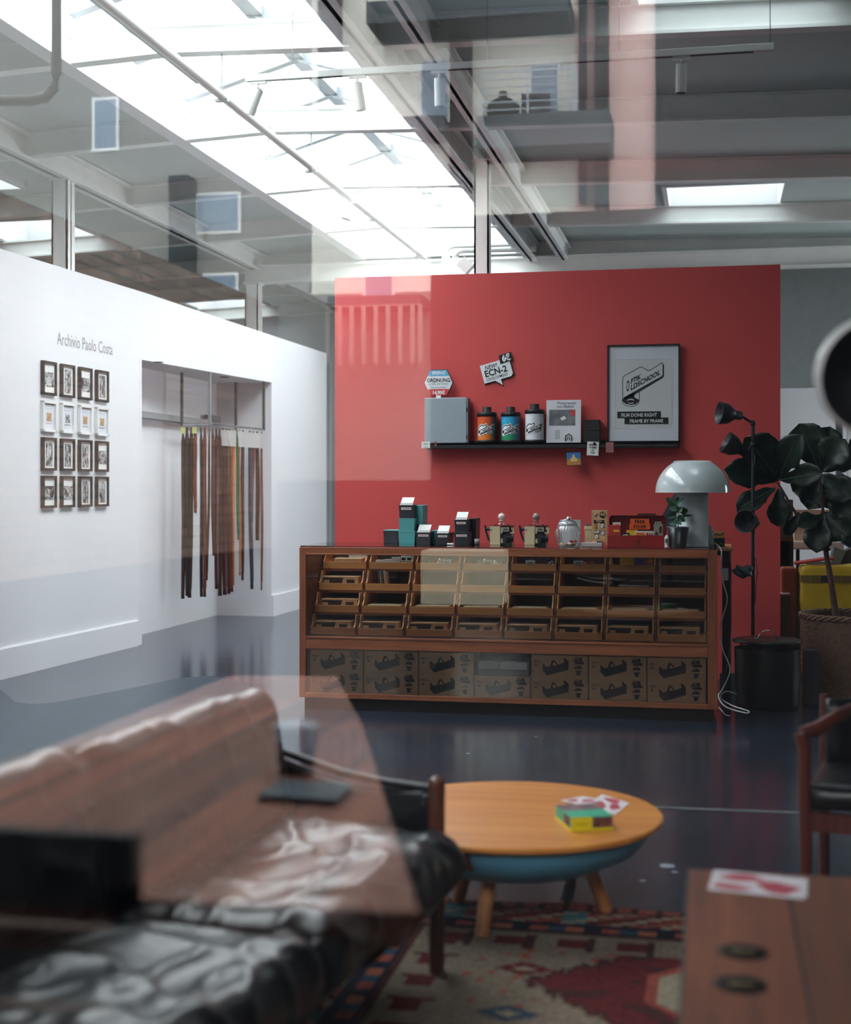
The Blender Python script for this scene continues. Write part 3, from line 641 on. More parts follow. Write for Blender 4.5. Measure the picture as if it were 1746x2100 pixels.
b.prism([(0.01, .04), (.13, .04), (.13, .083), (.01, .083)], (0, -.002, 0), XA, ZA, .002, mat('pale_panel', (188, 196, 200), .4)); b.prism([(.134, .038), (.3, .038), (.3, .083), (.134, .083)], (0, -.002, 0), XA, ZA, .002, MT['pale_panel'])
b.box(0, .31, 0, .2, .085, .09, M_BLACK)
o = b.build('grey_device', None); o.location = (CX0 + .058 + 3 * cw + .014, CY + .05, ZB + .0265 + ch_ + .0005); tag(o, 'grey device box with two pale panels between the cartons behind the lower pane', 'device')
# ---------------------------------------------------------------- things on the counter
CZ = CT_ + .0045
def cpt(px, Y): X = onY(px, Y)[0]; return Vector((X, Y, CZ))
def cz(py, px, Y): return atY(px, py, Y).z - CZ       # height above the counter
M_TEAL = mat('teal_plastic', (86, 166, 168), .4); M_DARKP = mat('dark_plastic', (44, 44, 52), .45); M_NAVY = mat('navy_plastic', (24, 27, 38), .4)
def slide_bin(px0, px1, pyt, Y, mbody, mlid, label, z0=0, paper=False, tagged=False, dep=.16, pyb=None, group='film storage boxes on the counter'):
    s = 1 / ppx(Y, px0); w = (px1 - px0) * s; h = cz(pyt, px0, Y) - z0 if pyb is None else (pyb - pyt) * s
    t = thing('storage_box', label, 'box', cpt((px0 + px1) / 2, Y) + Vector((0, 0, z0)), 0, group)
    b = MB(); b.prism([(-w / 2 + .004, 0), (w / 2 - .004, 0), (w / 2, h * .94), (-w / 2, h * .94)], (0, 0, 0), XA, ZA, -dep, mbody)
    bo_ = b.build('body', None, t, bevel=.004)
    b = MB(); b.box(-w / 2 - .001, w / 2 + .001, -.002, dep, h * .94, h); b.build('lid', mlid, t, bevel=.003)
    if tagged:
        b = MB(); b.box(-w * .34, w * .34, -.003, -.0005, h * .62, h * .80, M_PAPER); b.box(-w * .26, w * .26, -.0036, -.003, h * .68, h * .74, mat('faded_red', (190, 120, 110), .7)); b.build('name_tag', None, bo_)
    if paper:
        b = MB(); b.raw([(-w * .42, -.004, h * .97), (w * .44, -.004, h * .97), (w * .46, .0, h + .012), (-w * .36, .0, h + .012), (w * .46, .05, h + .045), (-w * .36, .05, h + .045)], [(0, 1, 2, 3), (3, 2, 4, 5)], None)
        b.build('paper_sheet', M_PAPER, t, solid=.002)
    return t, h
slide_bin(786, 817, 1087, 8.86, M_DARKP, M_TEAL, 'dark storage box with teal rim at the left end of the counter')
_, h1 = slide_bin(817, 852, 1089, 8.74, M_TEAL, M_TEAL, 'plain teal storage box at the foot of the tall stack')
_, h2 = slide_bin(818, 851, 1063, 8.74, M_TEAL, M_TEAL, 'plain teal storage box in the middle of the tall stack', z0=h1 + .001)
slide_bin(818, 849, 1035, 8.74, M_DARKP, M_DARKP, 'dark storage box with white tag and sheet on top of the tall stack', z0=h1 + h2 + .002, paper=True, tagged=True)
_, h1 = slide_bin(853, 872, 1074, 8.82, M_DARKP, M_TEAL, 'narrow dark storage box behind the teal stack')
slide_bin(851, 868, 1036, 8.82, M_TEAL, M_TEAL, 'narrow teal storage box on the dark one behind the stack', z0=h1 + .001)
slide_bin(853, 884, 1091, 8.74, M_DARKP, M_DARKP, 'dark storage box with propped white sheet right of the teal stack', paper=True, tagged=True)
slide_bin(885, 897, 1088, 8.84, M_TEAL, M_TEAL, 'narrow teal storage box peeking between two dark ones')
slide_bin(894, 922, 1093, 8.74, M_NAVY, M_NAVY, 'low dark storage box with white sheet beside the correction pen', paper=True, tagged=True)
_, h1 = slide_bin(931, 963, 1091, 8.72, M_NAVY, M_NAVY, 'dark navy storage box with wide white tag under its twin', tagged=True)
slide_bin(932, 960, 1065, 8.72, M_NAVY, M_NAVY, 'dark navy storage box with white sheet on top of its twin', z0=h1 + .001, paper=True, tagged=True)
slide_bin(962, 977, 1063, 8.84, M_NAVY, M_NAVY, 'tall narrow navy storage box standing behind the stacked pair')
b = MB(); b.cyl((-.02, 0, .006), (.02, 0, .006), .006, n=10); o = b.build('white_pen', M_PAPER); o.location = cpt(924, 8.6); tag(o, 'short white pen lying before the low dark storage boxes', 'pen')
b = MB(); b.lathe([(0, .001), (.015, .001), (.017, .036), (.015, .036), (.013, .004), (0, .004)], n=20); o = b.build('grey_cup', mat('warm_grey', (150, 144, 140), .6)); o.location = cpt(979, 8.7); tag(o, 'little grey cup beside the navy storage boxes', 'cup')
# two film trimmers with bobble figures
M_CREAM = mat('cream_enamel', (214, 196, 160), .45, var=.04)
def trimmer(px, label, figlabel, figm):
    Y = 8.72; s = 1 / ppx(Y, px); p = cpt(px, Y); t = thing('film_viewer', label, 'film viewer', p, 0, 'film viewers on the counter')
    H = cz(1079, px, Y); w0 = 21 * s
    b = MB(); b.box(-22 * s, -1 * s, -.02, .11, 0, H, M_CREAM); b.cyl((-19 * s, -.021, H * .8), (-19 * s, -.024, H * .8), .004, n=10, m=M_INK); b.build('cream_case', None, t, bevel=.003)
    b = MB(); b.box(-1 * s, 21 * s, .0, .11, 0, H * .995, M_BLACK); b.cyl((9 * s, -.012, H * .33), (9 * s, .0, H * .33), 9 * s, n=24, m=M_NAVY); b.box(0, 4 * s, -.014, 0, H * .1, H * .33, M_CREAM); b.cyl((12 * s, -.0, H * .33), (26 * s, 0, H * .3), 9 * s, 5 * s, n=20, m=M_NAVY); b.build('black_mechanism', None, t)
    b = MB(); b.box(2 * s, 17 * s, -.016, 0, H * .72, H * .94, M_CREAM); b.box(5 * s, 15 * s, -.018, -.016, H * .76, H * .9, M_SHADE); b.box(0, 3 * s, -.016, 0, H * .6, H * .95, M_CREAM); b.build('front_bracket', None, t)
    b = MB(); b.box(21 * s, 25 * s, -.01, .02, H * .82, H * .96, M_CREAM); b.box(24 * s, 28 * s, -.01, .02, H * .62, H * .9, M_CREAM); b.box(19 * s, 26 * s, -.01, .02, H * .6, H * .68, M_CREAM); b.box(22.5 * s, 24 * s, -.005, .0, 0, H * .6, M_CREAM); b.build('side_clamp', None, t, bevel=.002)
    b = MB(); b.tube([(-33 * s, 0, H * 1.04), (-31 * s, 0, H * .7), (-25 * s, 0, H * .22)], 2.2 * s, 8, M_NAVY); b.cyl((-30 * s, 0, H * .84), (-22 * s, 0, H * .84), 3.5 * s, n=12, m=M_NAVY); b.cyl((-25 * s, 0, H * .2), (-22 * s, 0, H * .25), 3 * s, n=10, m=M_NAVY); b.build('lever_handle', None, t)
    b = MB(); b.box(-22 * s, 24 * s, -.02, .11, H, H + .005, mat('dark_red_plate', (120, 36, 38), .4)); b.cyl((12 * s, .02, H + .005), (16 * s, .02, H + .01), .006, n=10, m=M_NAVY); b.cyl((-12 * s, .02, H), (-12 * s, .02, H + .01), .008, n=10, m=MT['dark_red_plate']); b.build('top_plate', None, t)
    f = thing('bobble_figure', figlabel, 'figurine', p + Vector((0, .03, H + .0055)), 0, 'bobble figures')
    b = MB(); b.sph((0, 0, .052), 7.5 * s, figm, 18); b.cyl((0, 0, .052 + 7 * s), (0, 0, .052 + 10.5 * s), .002, .0015, n=6, m=figm); b.build('head', None, f)
    b = MB(); b.lathe([(.001, .036), (5.5 * s, .034), (5 * s, .024), (.001, .022)], n=16, m=figm)
    for x in (-1, 1): b.cyl((x * 2.5 * s, 0, .026), (x * 4 * s, 0, .005), .0035, n=8, m=figm); b.sph((x * 4.5 * s, -.004, .005), .008, figm, 10, (1, 1.3, .6))
    b.build('body', None, f)
trimmer(1028, 'cream and black film viewer with lever, left of the matching pair', 'white round headed bobble figure on the left film viewer', mat('off_white_figure', (226, 208, 200), .5))
trimmer(1099, 'cream and black film viewer with lever, beside the glass jar', 'brownish round headed bobble figure on the right film viewer', mat('taupe_figure', (156, 136, 128), .5))
# candy jar
Y = 8.58; s = 1 / ppx(Y, 1165); p = cpt(1165, Y); jar = thing('candy_jar', 'ribbed clear glass jar with clamp lid and a few candies inside', 'jar', p)
M_JAR = bpy.data.materials.new('ribbed_glass'); M_JAR.use_nodes = True; nt = M_JAR.node_tree; nt.nodes.clear()
o_ = nt.nodes.new('ShaderNodeOutputMaterial'); mx = nt.nodes.new('ShaderNodeMixShader'); t_ = nt.nodes.new('ShaderNodeBsdfTransparent'); g_ = nt.nodes.new('ShaderNodeBsdfGlossy'); lw = nt.nodes.new('ShaderNodeLayerWeight')
t_.inputs[0].default_value = (.86, .88, .9, 1); g_.inputs['Roughness'].default_value = .08; lw.inputs[0].default_value = .35
nt.links.new(lw.outputs['Facing'], mx.inputs[0]); nt.links.new(t_.outputs[0], mx.inputs[1]); nt.links.new(g_.outputs[0], mx.inputs[2]); nt.links.new(mx.outputs[0], o_.inputs[0])
b = MB(); b.lathe([(.001, .002), (19 * s, .003), (23 * s, .02), (26 * s, .055), (26 * s, .085), (21 * s, .118), (18 * s, .124), (18 * s, .132)], n=96, flute=24, fl=.03); b.build('glass_body', M_JAR, jar)
b = MB(); b.lathe([(18.5 * s, .124), (19 * s, .13), (19 * s, .142), (14 * s, .15), (6 * s, .158), (.001, .16)], n=32); jl = b.build('lid', mat('glass_lid', (190, 196, 202), .15, metal=.3), jar)
b = MB(); b.tube([(-20 * s, 0, .12), (-15 * s, -.02, .150), (0, -.03, .165), (15 * s, -.02, .150), (20 * s, 0, .12)], .003, 8, M_CHROME); b.sph((2 * s, -.02, .165), .016, M_CHROME, 12); b.box(2 * s, 8 * s, -.03, -.01, .16, .18, M_CHROME); b.build('wire_clamp', None, jl)
CND = [mat('candy_%d' % i, c, .3) for i, c in enumerate([(222, 70, 50), (226, 90, 110), (214, 208, 90), (190, 214, 130), (230, 120, 60), (236, 226, 216)])]
for k in range(15):
    a = random.uniform(0, 6.28); r = random.uniform(.1, .9) ** .5 * 17 * s; b = MB(); b.sph((0, 0, 0), .0105, CND[k % 6], 10, (1.2, 1, .8))
    o = b.build('candy', None); o.location = p + Vector((r * cos(a), r * sin(a), .013 + (.018 if k % 3 == 0 else 0)))
    tag(o, ['glossy red', 'pink', 'yellow', 'pale green', 'orange', 'white'][k % 6] + ' candy lying at the bottom of the ribbed glass jar', 'candy', 'candies in the jar: ' + ['red', 'pink', 'yellow', 'green', 'orange', 'white'][k % 6])
b = MB(); w = 43 * s; h = cz(1066, 1168, 8.7); b.box(-w / 2, w / 2, 0, .012, 0, h, mat('pale_green_frame', (176, 190, 184), .5)); b.box(-w / 2 + .012, w / 2 - .012, -.002, 0, .012, h - .02, M_PAPER)
o = b.build('card_stand', None); o.location = cpt(1170, 8.72); tag(o, 'pale framed card standing behind the ribbed candy jar', 'card stand')
b = MB(); Hd = cz(1074, 1207, 8.75); b.box(-.02, .02, -.01, .03, .012, Hd * .72, M_CREAM); b.box(-.024, .024, -.014, .034, Hd * .72, Hd * .88, M_CREAM); b.box(-.018, .012, -.0, .02, Hd * .88, Hd, M_SHADE); b.prism([(-.04, 0), (.02, 0), (.02, .02), (-.01, .016)], (0, .02, 0), XA, ZA, .03, M_CREAM)
o = b.build('cream_dispenser', None, bevel=.003); o.location = cpt(1207, 8.74); tag(o, 'small cream coloured dispenser behind the pin board', 'dispenser')
b = MB(); b.box(-.062, .062, 0, .09, 0, .026, mat('clear_grey', (190, 176, 176), .15)); o = b.build('acrylic_stand', None, bevel=.003); o.location = cpt(1214, 8.50); tag(o, 'low clear acrylic stand under the pin board', 'stand')
# pin board
Y = 8.56; s = 1 / ppx(Y, 1229); pb = thing('pin_display', 'tall kraft card display of enamel pins with a black PINS strip', 'pin display', cpt(1229, Y) + Vector((0, 0, .027)))
h = cz(1046, 1229, Y) - .027; w = 30 * s
b = MB(); b.box(-w / 2, w / 2, 0, .008, 0, h, M_KRAFT); b.box(w / 2 - .004, w / 2 + .006, .002, .03, -.02, h, M_KRAFT)
for a, c, e, f in ((-.42, .42, .062, .066), (-.42, .42, .915, .918), (-.42, -.41, .064, .918), (.41, .42, .064, .918)): b.box(a * w, c * w, -.0006, 0, e * h, f * h, M_INK)
pc_ = b.build('card', None, pb)
b = MB(); b.box(-.36 * w, .36 * w, -.0018, -.0006, h * .60, h * .69, M_INK); b.text('PINS', .017, (0, -.002, h * .622), XA, ZA, M_KRAFT, bold=.02, center=True)
b.prism([(.25 * w + .03 * (1 + .18 * (k % 2)) * cos(2 * pi * k / 22) * .6, h * .85 + .03 * (1 + .18 * (k % 2)) * sin(2 * pi * k / 22) * .62) for k in range(22)], (0, -.001, 0), XA, ZA, .001, M_INK); b.text('4€', .028, (.08 * w, -.0024, h * .82), XA, ZA, M_KRAFT, bold=.03)
b.prism([(-.33 * w, h * .80), (-.2 * w, h * .80), (-.05 * w, h * .88), (-.06 * w, h * .9)], (0, -.001, 0), XA, ZA, .001, M_INK)
b.build('print', None, pc_)
PINM = [mat('pin_gold', (208, 150, 50), .3, metal=.5), M_PAPER]
for k, (x, z, ww, hh, m_) in enumerate(((-.22, .51, .16, .17, 0), (.22, .52, .26, .14, 1), (-.12, .32, .34, .08, 1), (.26, .29, .24, .12, 1), (-.16, .18, .28, .13, 1))):
    b = MB(); b.box((x - ww / 2) * w - .002, (x + ww / 2) * w + .002, -.002, 0, (z - hh / 2) * h - .002, (z + hh / 2) * h + .002, M_INK)
    b.prism([((x - ww / 2) * w, (z - hh / 2) * h), ((x + ww * .2) * w, (z - hh / 2) * h), ((x + ww / 2) * w, z * h), ((x + ww * .3) * w, (z + hh / 2) * h), ((x - ww / 2) * w, (z + hh * .3) * h)], (0, -.002, 0), XA, ZA, .001, PINM[m_]); b.box((x - ww * .3) * w, (x + ww * .2) * w, -.0036, -.003, (z - .008) * h, (z + .008) * h, M_INK); b.build('pin', None, pb)
b = MB(); b.box(-.02, .02, -.005, .003, 0, .007); o = b.build('black_pen', M_BLACK); o.location = cpt(1229, 8.545) + Vector((0.006, -.005, .0265)); tag(o, 'short black pen lying at the foot of the pin display', 'pen')
# red toolbox
M_TOOL = mat('red_enamel', (150, 26, 28), .35, coat=.3); M_TOOLD = mat('red_enamel_inside', (120, 24, 28), .5)
Y = 8.50; s = 1 / ppx(Y, 1306); tbx = thing('red_toolbox', 'open red metal toolbox of free stickers and cards on the counter', 'toolbox', cpt(1306, Y))
w = 118 * s; h = cz(1099, 1306, Y); hl = cz(1058, 1306, Y); dp = .17
b = MB(); b.prism([(-w / 2 + .004, 0), (w / 2 - .004, 0), (w / 2 - .004, h - .012), (w / 2, h), (-w / 2, h), (-w / 2 + .004, h - .012)], (0, 0, 0), XA, ZA, .004, M_TOOL)
b.M = Matrix.Identity(4)
b.box(-w / 2, -w / 2 + .004, 0, dp, 0, h); b.box(w / 2 - .004, w / 2, 0, dp, 0, h); b.box(-w / 2, w / 2, dp - .004, dp, 0, h); b.box(-w / 2, w / 2, 0, dp, 0, .004); b.box(-w / 2, w / 2, -.002, .004, h - .002, h + .003, M_TOOLD)
tbb = b.build('base', M_TOOL, tbx)
b = MB(); r = .022; arc = [(w / 2 - r + r * cos(a), hl - r + r * sin(a)) for a in [pi / 2 * k / 5 for k in range(6)]]
prof = [(w / 2, h)] + arc + [(-x, z) for x, z in reversed(arc)] + [(-w / 2, h)]
b.prism(prof, (0, dp - .0, 0), XA, ZA, -.004, M_TOOLD)
n_ = len(prof)
vs = [(x, dp, z) for x, z in prof] + [(x, dp - .035, z) for x, z in prof]; b.raw(vs, [(k, k + 1, n_ + k + 1, n_ + k) for k in range(n_ - 1)], M_TOOL)
tbl = b.build('lid', None, tbx)
b = MB(); b.box(.0, .11, dp - .05, dp - .03, hl + .002, hl + .012); b.build('handle', M_BLACK, tbl)
b = MB(); b.box(-.014, .014, -.01, -.004, h * .35, h * .8); b.cyl((0, -.014, h * .6), (0, -.004, h * .6), .013, n=14); b.box(-.008, .008, -.008, -.004, 0, h * .3); b.build('latch', M_TOOL, tbb)
TB = cpt(1306, Y)
def inbox(px0, px1, py0, py1, dy, m, name, label, cat, extra=None, t=.004, rot=0, base=None):
    yy = Y + dy; s_ = 1 / ppx(yy, px0); x0 = onY(px0, yy)[0]; x1 = onY(px1, yy)[0]; z1 = atY(px0, py0, yy).z; z0 = atY(px0, py1, yy).z if base is None else base
    b = MB(); b.box(-(x1 - x0) / 2, (x1 - x0) / 2, 0, t, 0, z1 - z0, m)
    if extra: extra(b, x1 - x0, z1 - z0)
    o = b.build(name, None); o.location = ((x0 + x1) / 2, yy, z0); o.rotation_euler.y = rot; return tag(o, label, cat)
M_ORSIGN = mat('orange_sign', (222, 88, 34), .5)
def e1(b, w, h):
    b.box(-w * .55, w * .55, -.001, .004, -.002, h * .5, M_ORSIGN)
    b.text('FREE', h * .42, (0, -.0016, h * .59), XA, ZA, M_INK, bold=.035, center=True, space=1.15); b.text('STUFF', h * .42, (0, -.0026, h * .09), XA, ZA, M_INK, bold=.035, center=True, space=1.1)
inbox(1293, 1332, 1064, 1085, .12, M_ORSIGN, 'orange_sign', 'orange two line FREE STUFF sign inside the toolbox lid', 'sign', e1)
zb_ = CZ + .006
def e2(b, w, h):
    b.box(-w / 2, w / 2, -.001, 0, 0, h * .52, M_YEL); b.box(w * -.02, w * .25, -.002, -.001, h * .05, h * .42, M_PAPER); b.box(-w * .1, w * .4, -.002, -.001, h * .68, h * .78, M_YEL)
inbox(1249, 1273, 1077, 1120, .02, mat('tin_red', (180, 50, 50), .3), 'film_tin', 'red and yellow tin standing at the left in the toolbox', 'tin', e2, t=.05, base=zb_)
def e3(b, w, h): b.prism([(-w * .35, h * .8), (w * .35, h * .8), (w * .3, h * .94), (-w * .2, h * .9)], (0, -.001, 0), XA, ZA, .0008, mat('orange_print', (220, 120, 50), .6))
inbox(1257, 1273, 1071, 1120, .09, M_PAPER, 'white_sticker', 'white edged sticker poking up behind the tin in the toolbox', 'sticker', e3, base=zb_, t=.002)
inbox(1285, 1308, 1087, 1121, .06, M_YEL, 'yellow_card', 'plain yellow card behind the stickers in the toolbox', 'card', base=zb_, t=.003)
def e4(b, w, h):
    b.prism([(-w * .46, h * .72), (-w * .4, h * .9), (w * .35, h * .9), (w * .46, h * .72), (w * .4, h * .5), (-w * .42, h * .5)], (0, -.001, 0), XA, ZA, .001, MT['orange_print'])
    b.prism([(-w * .42, h * .5), (w * .2, h * .5), (w * .2, h * .62), (-w * .42, h * .62)], (0, -.002, 0), XA, ZA, .001, mat('blue_print', (60, 120, 180), .6))
inbox(1303, 1326, 1089, 1121, .03, M_PAPER, 'hexagon_sticker', 'orange and blue hexagon sticker in the front of the toolbox', 'sticker', e4, base=zb_, t=.002)
for k in range(3): inbox(1318 + k * 4.5, 1332 + k * 4.5, 1089, 1121, .036 + k * .006, M_PAPER, 'hexagon_sticker', 'white edged red hexagon sticker fanned behind the orange and blue one', 'sticker', (lambda b, w, h: b.prism([(-w * .4, h * .55), (w * .3, h * .55), (w * .46, h * .72), (w * .3, h * .88), (-w * .4, h * .88)], (0, -.001, 0), XA, ZA, .001, MT['tin_red'])), base=zb_, t=.002)['group'] = 'red hexagon stickers'
def e5(b, w, h):
    b.prism([(w * .1, h * .55), (w * .4, h * .62), (w * .4, h * .92), (w * .1, h * .86)], (0, -.001, 0), XA, ZA, .001, M_KRAFTD); b.prism([(-w * .4, h * .5), (-w * .2, h * .7), (w * .05, h * .5)], (0, -.001, 0), XA, ZA, .001, M_KRAFTD)
inbox(1341, 1360, 1075, 1121, .05, mat('grey_card', (150, 138, 124), .7), 'grey_card', 'grey brown printed card at the right end of the toolbox', 'card', e5, base=zb_)
inbox(1344, 1356, 1070, 1121, .09, M_PAPER, 'the_sticker', 'white sticker with a black headline poking up behind the grey card', 'sticker', lambda b, w, h: (b.box(-w * .4, w * .4, -.001, 0, h * .9, h * .985, M_INK), b.text('THE', .010, (0, -.0014, h * .91), XA, ZA, M_PAPER, bold=.03, center=True)), base=zb_, t=.002)
inbox(1275, 1293, 1093, 1121, .025, M_INK, 'black_sticker', 'small black sticker with white letters at the front of the toolbox', 'sticker', lambda b, w, h: b.box(-w * .3, w * .3, -.001, 0, h * .8, h * .88, M_PAPER), base=zb_, t=.002, rot=-.05)
# tube, plant, lamp, laptop, white box
b = MB(); b.lathe([(0, .001), (.012, .001), (.013, .008), (.009, .012), (.012, .02), (.0125, .06), (.004, .075), (0, .076)], n=20); b.box(-.01, .01, -.0128, -.0115, .03, .055, M_SHADE)
o = b.build('white_tube', M_PAPER); o.location = cpt(1368, 8.46); tag(o, 'small white glue tube between the toolbox and the metal pot', 'tube')
pot = thing('potted_plant', 'small leafy green plant in a zinc bucket pot before the mushroom lamp', 'plant', cpt(1391, 8.50)); s = 1 / ppx(8.5, 1391); hp = cz(1080, 1391, 8.5)
b = MB(); b.lathe([(0, .001), (17 * s, .001), (22.5 * s, hp - .004), (24 * s, hp), (22 * s, hp), (20 * s, hp * .8), (0, hp * .8)], n=36); b.build('zinc_pot', mat('zinc', (140, 146, 152), .32, metal=.85, var=.1, vscale=14), pot)
b = MB(); b.lathe([(21 * s, hp * .86), (0, hp * .88)], n=20); b.build('soil', mat('soil', (40, 30, 26), .95), pot)
M_LEAF = mat('leaf_green', (28, 66, 42), .38, var=.2, vscale=12); M_LEAFP = mat('leaf_pale', (96, 140, 120), .45)
def leaf(b, p, q, w, m, cup=.15, nrm=None, seg=8, wob=.06, shape=0, seedk=0):
    """leaf from stem point p to tip q"""
    p = Vector(p); q = Vector(q); d = q - p; L = d.length; d.normalize(); nrm = Vector(nrm or (0, -1, .3)); r = d.cross(nrm)
    if r.length < .05: r = d.cross(Vector((1, 0, 0)))
    r.normalize(); up = r.cross(d); vs = []; cols = 7
    for i in range(seg + 1):
        t = i / seg
        ww = w / 2 * ((sin(pi * min(1, t * 1.02) ** .8) ** .7) if shape == 0 else (max(0, sin(pi * t ** 1.25)) ** .6 * (.72 + .55 * t - .28 * max(0, sin(pi * t)) * (1 if t < .5 else .3))))
        for j in range(cols):
            u = j / (cols - 1) * 2 - 1
            z = -cup * L * t * t * .8 + abs(u) * ww * .35 + wob * w * sin(t * 17 + j + seedk) * abs(u)
            e = 1 + .05 * sin(t * 23 + seedk)
            vs.append(p + d * (L * t) + r * (u * ww * e) + up * z)
    b.raw(vs, [(i * cols + j, i * cols + j + 1, (i + 1) * cols + j + 1, (i + 1) * cols + j) for i in range(seg) for j in range(cols - 1)], m, True)
c0 = Vector((0, 0, hp * .85)); b = MB(); f = MB()
b.tube([c0, c0 + Vector((.003, 0, .08)), c0 + Vector((-.002, 0, .15))], .003, 6, M_LEAF)
for px, py, bx, by, w_, m_ in ((1366, 1020, 1388, 1038, 16, M_LEAF), (1404, 1021, 1388, 1036, 9, M_LEAFP), (1372, 1042, 1390, 1044, 12, M_LEAFP), (1412, 1046, 1392, 1050, 16, M_LEAF), (1422, 1057, 1396, 1058, 6, M_LEAF), (1368, 1060, 1388, 1056, 14, M_LEAF), (1406, 1070, 1390, 1058, 15, M_LEAF), (1372, 1074, 1388, 1074, 9, M_LEAFP), (1400, 1040, 1388, 1052, 14, M_LEAF), (1380, 1030, 1388, 1052, 12, M_LEAF), (1398, 1076, 1388, 1066, 12, M_LEAF), (1392, 1018, 1388, 1034, 8, M_LEAF), (1380, 1068, 1389, 1060, 14, M_LEAF)):
    q = atY(px, py, 8.5 + random.uniform(-.03, .04)) - cpt(1391, 8.5); p_ = atY(bx, by, 8.5) - cpt(1391, 8.5); leaf(f, p_, q, w_ * s, m_, .05)
b.build('stem', None, pot); f.build('foliage', None, pot)
Y = 8.66; s = 1 / ppx(Y, 1421); lp = thing('mushroom_lamp', 'large glossy grey white mushroom table lamp at the right end of the counter', 'lamp', cpt(1421, Y)); H = cz(945, 1421, Y); hb = cz(1010, 1421, Y)
M_OPAL = mat('opal_enamel', (196, 206, 208), .12, coat=.6, spec=.6)
R = 76 * s; R0 = 26 * s
b = MB(); prof = [(R, hb), (R * .995, hb + .008)]
for k in range(1, 13): a = k / 12 * 1.18; prof.append((R * cos(a) ** .93, hb + (H - hb) * min(1, sin(a) / sin(1.18))))
prof += [(R * .5, H), (.001, H)]; prof = prof[:2] + sorted(prof[2:], key=lambda q: -q[0])
b.lathe(prof + [], n=64); b.lathe([(R, hb), (R * .985, hb), (R * .97, hb + .02), (R * .6, H - .03), (.001, H - .012)], n=64); b.build('shade', M_OPAL, lp)
b = MB(); b.lathe([(0, .001), (33 * s, .001), (33 * s, .006), (32 * s, .01), (32 * s, hb + .04), (0.001, hb + .04)], n=48); b.build('stem', mat('stem_enamel', (206, 218, 222), .3), lp)
b = MB(); pts = [(1384, 1012), (1358, 1062), (1372, 1068), (1398, 1018)]
def quadY(b, pts, Ys, m): b.raw([atY(x, y, Y_) for (x, y), Y_ in zip(pts, Ys)], [(0, 1, 2, 3)], m)
quadY(b, [(1386, 1008), (1345, 1082), (1400, 1090), (1404, 1012)], [8.93, 8.87, 8.87, 8.93], None)
o = b.build('tablet_screen', mat('slate_screen', (58, 60, 74), .3), solid=.008, loc=atY(1375, 1122, 8.87)); tag(o, 'dark slanted tablet standing behind the lamp and the potted plant', 'tablet')
b = MB(); w = .04; b.box(-.03, .0, 0, .05, 0, cz(1078, 1456, 8.75)); b.box(.0, .012, .0, .05, 0, cz(1078, 1456, 8.75) * .8); o = b.build('white_router', mat('router_white', (196, 204, 206), .4), bevel=.002); o.location = cpt(1460, 8.75); tag(o, 'upright white box behind the mushroom lamp stem', 'box')
# side desk and boxes right of the counter
sd = thing('side_desk', 'narrow dark desk with wooden top standing behind the counter right end', 'desk', (onY(1486, 9.0)[0], 9.0, 0))
x0 = onY(1472, 9.0)[0] - sd.location.x - .25; x1 = onY(1503, 9.0)[0] - sd.location.x; zt = atY(1490, 1123, 9.0).z
b = MB(); b.box(x0, x1, 0, .6, zt - .022, zt); b.build('desk_top', wood('light_oak', (196, 140, 92), (166, 112, 70), 'x', .5), sd, bevel=.003)
b = MB(); b.box(x0, x1 - .01, 0.02, .58, zt - .05, zt - .022, M_BLACK); b.box(x1 - .06, x1 - .01, .02, .06, 0, zt - .05, M_BLACK); b.box(x1 - .06, x1 - .01, .54, .58, 0, zt - .05, M_BLACK); b.box(x0, x0 + .05, .54, .58, 0, zt - .05, M_BLACK); b.box(x1 - .03, x1 - .012, .06, .54, .1, zt - .05, M_BLACK); b.build('frame', None, sd)
Y = 9.06
b = MB(); x0, x1 = onY(1458, Y)[0], onY(1487, Y)[0]; za, zc = zt, atY(1470, 1104, Y).z; b.box(0, x1 - x0, 0, .15, 0, zc - za, M_BLACK); o = b.build('black_box', None); o.location = (x0, Y, zt + .001); tag(o, 'black box on the side desk, under the wooden patterned block', 'box')
b = MB(); hh = atY(1470, 1090, Y).z - zc; b.box(0, x1 - x0 - .005, 0, .05, 0, hh, mat('wood_block', (190, 142, 78), .6)); z = hh * .2
b.prism([(.01, z), (.03, hh * .5), (.06, hh * .35), (.085, hh * .7), (.08, hh * .8), (.06, hh * .5), (.03, hh * .65), (.01, hh * .35)], (0, 0, 0), XA, ZA, .001, M_INK); o = b.build('patterned_block', None); o.location = (x0, Y, zc + .0015); tag(o, 'wooden block with a black wave pattern on the black box', 'block')
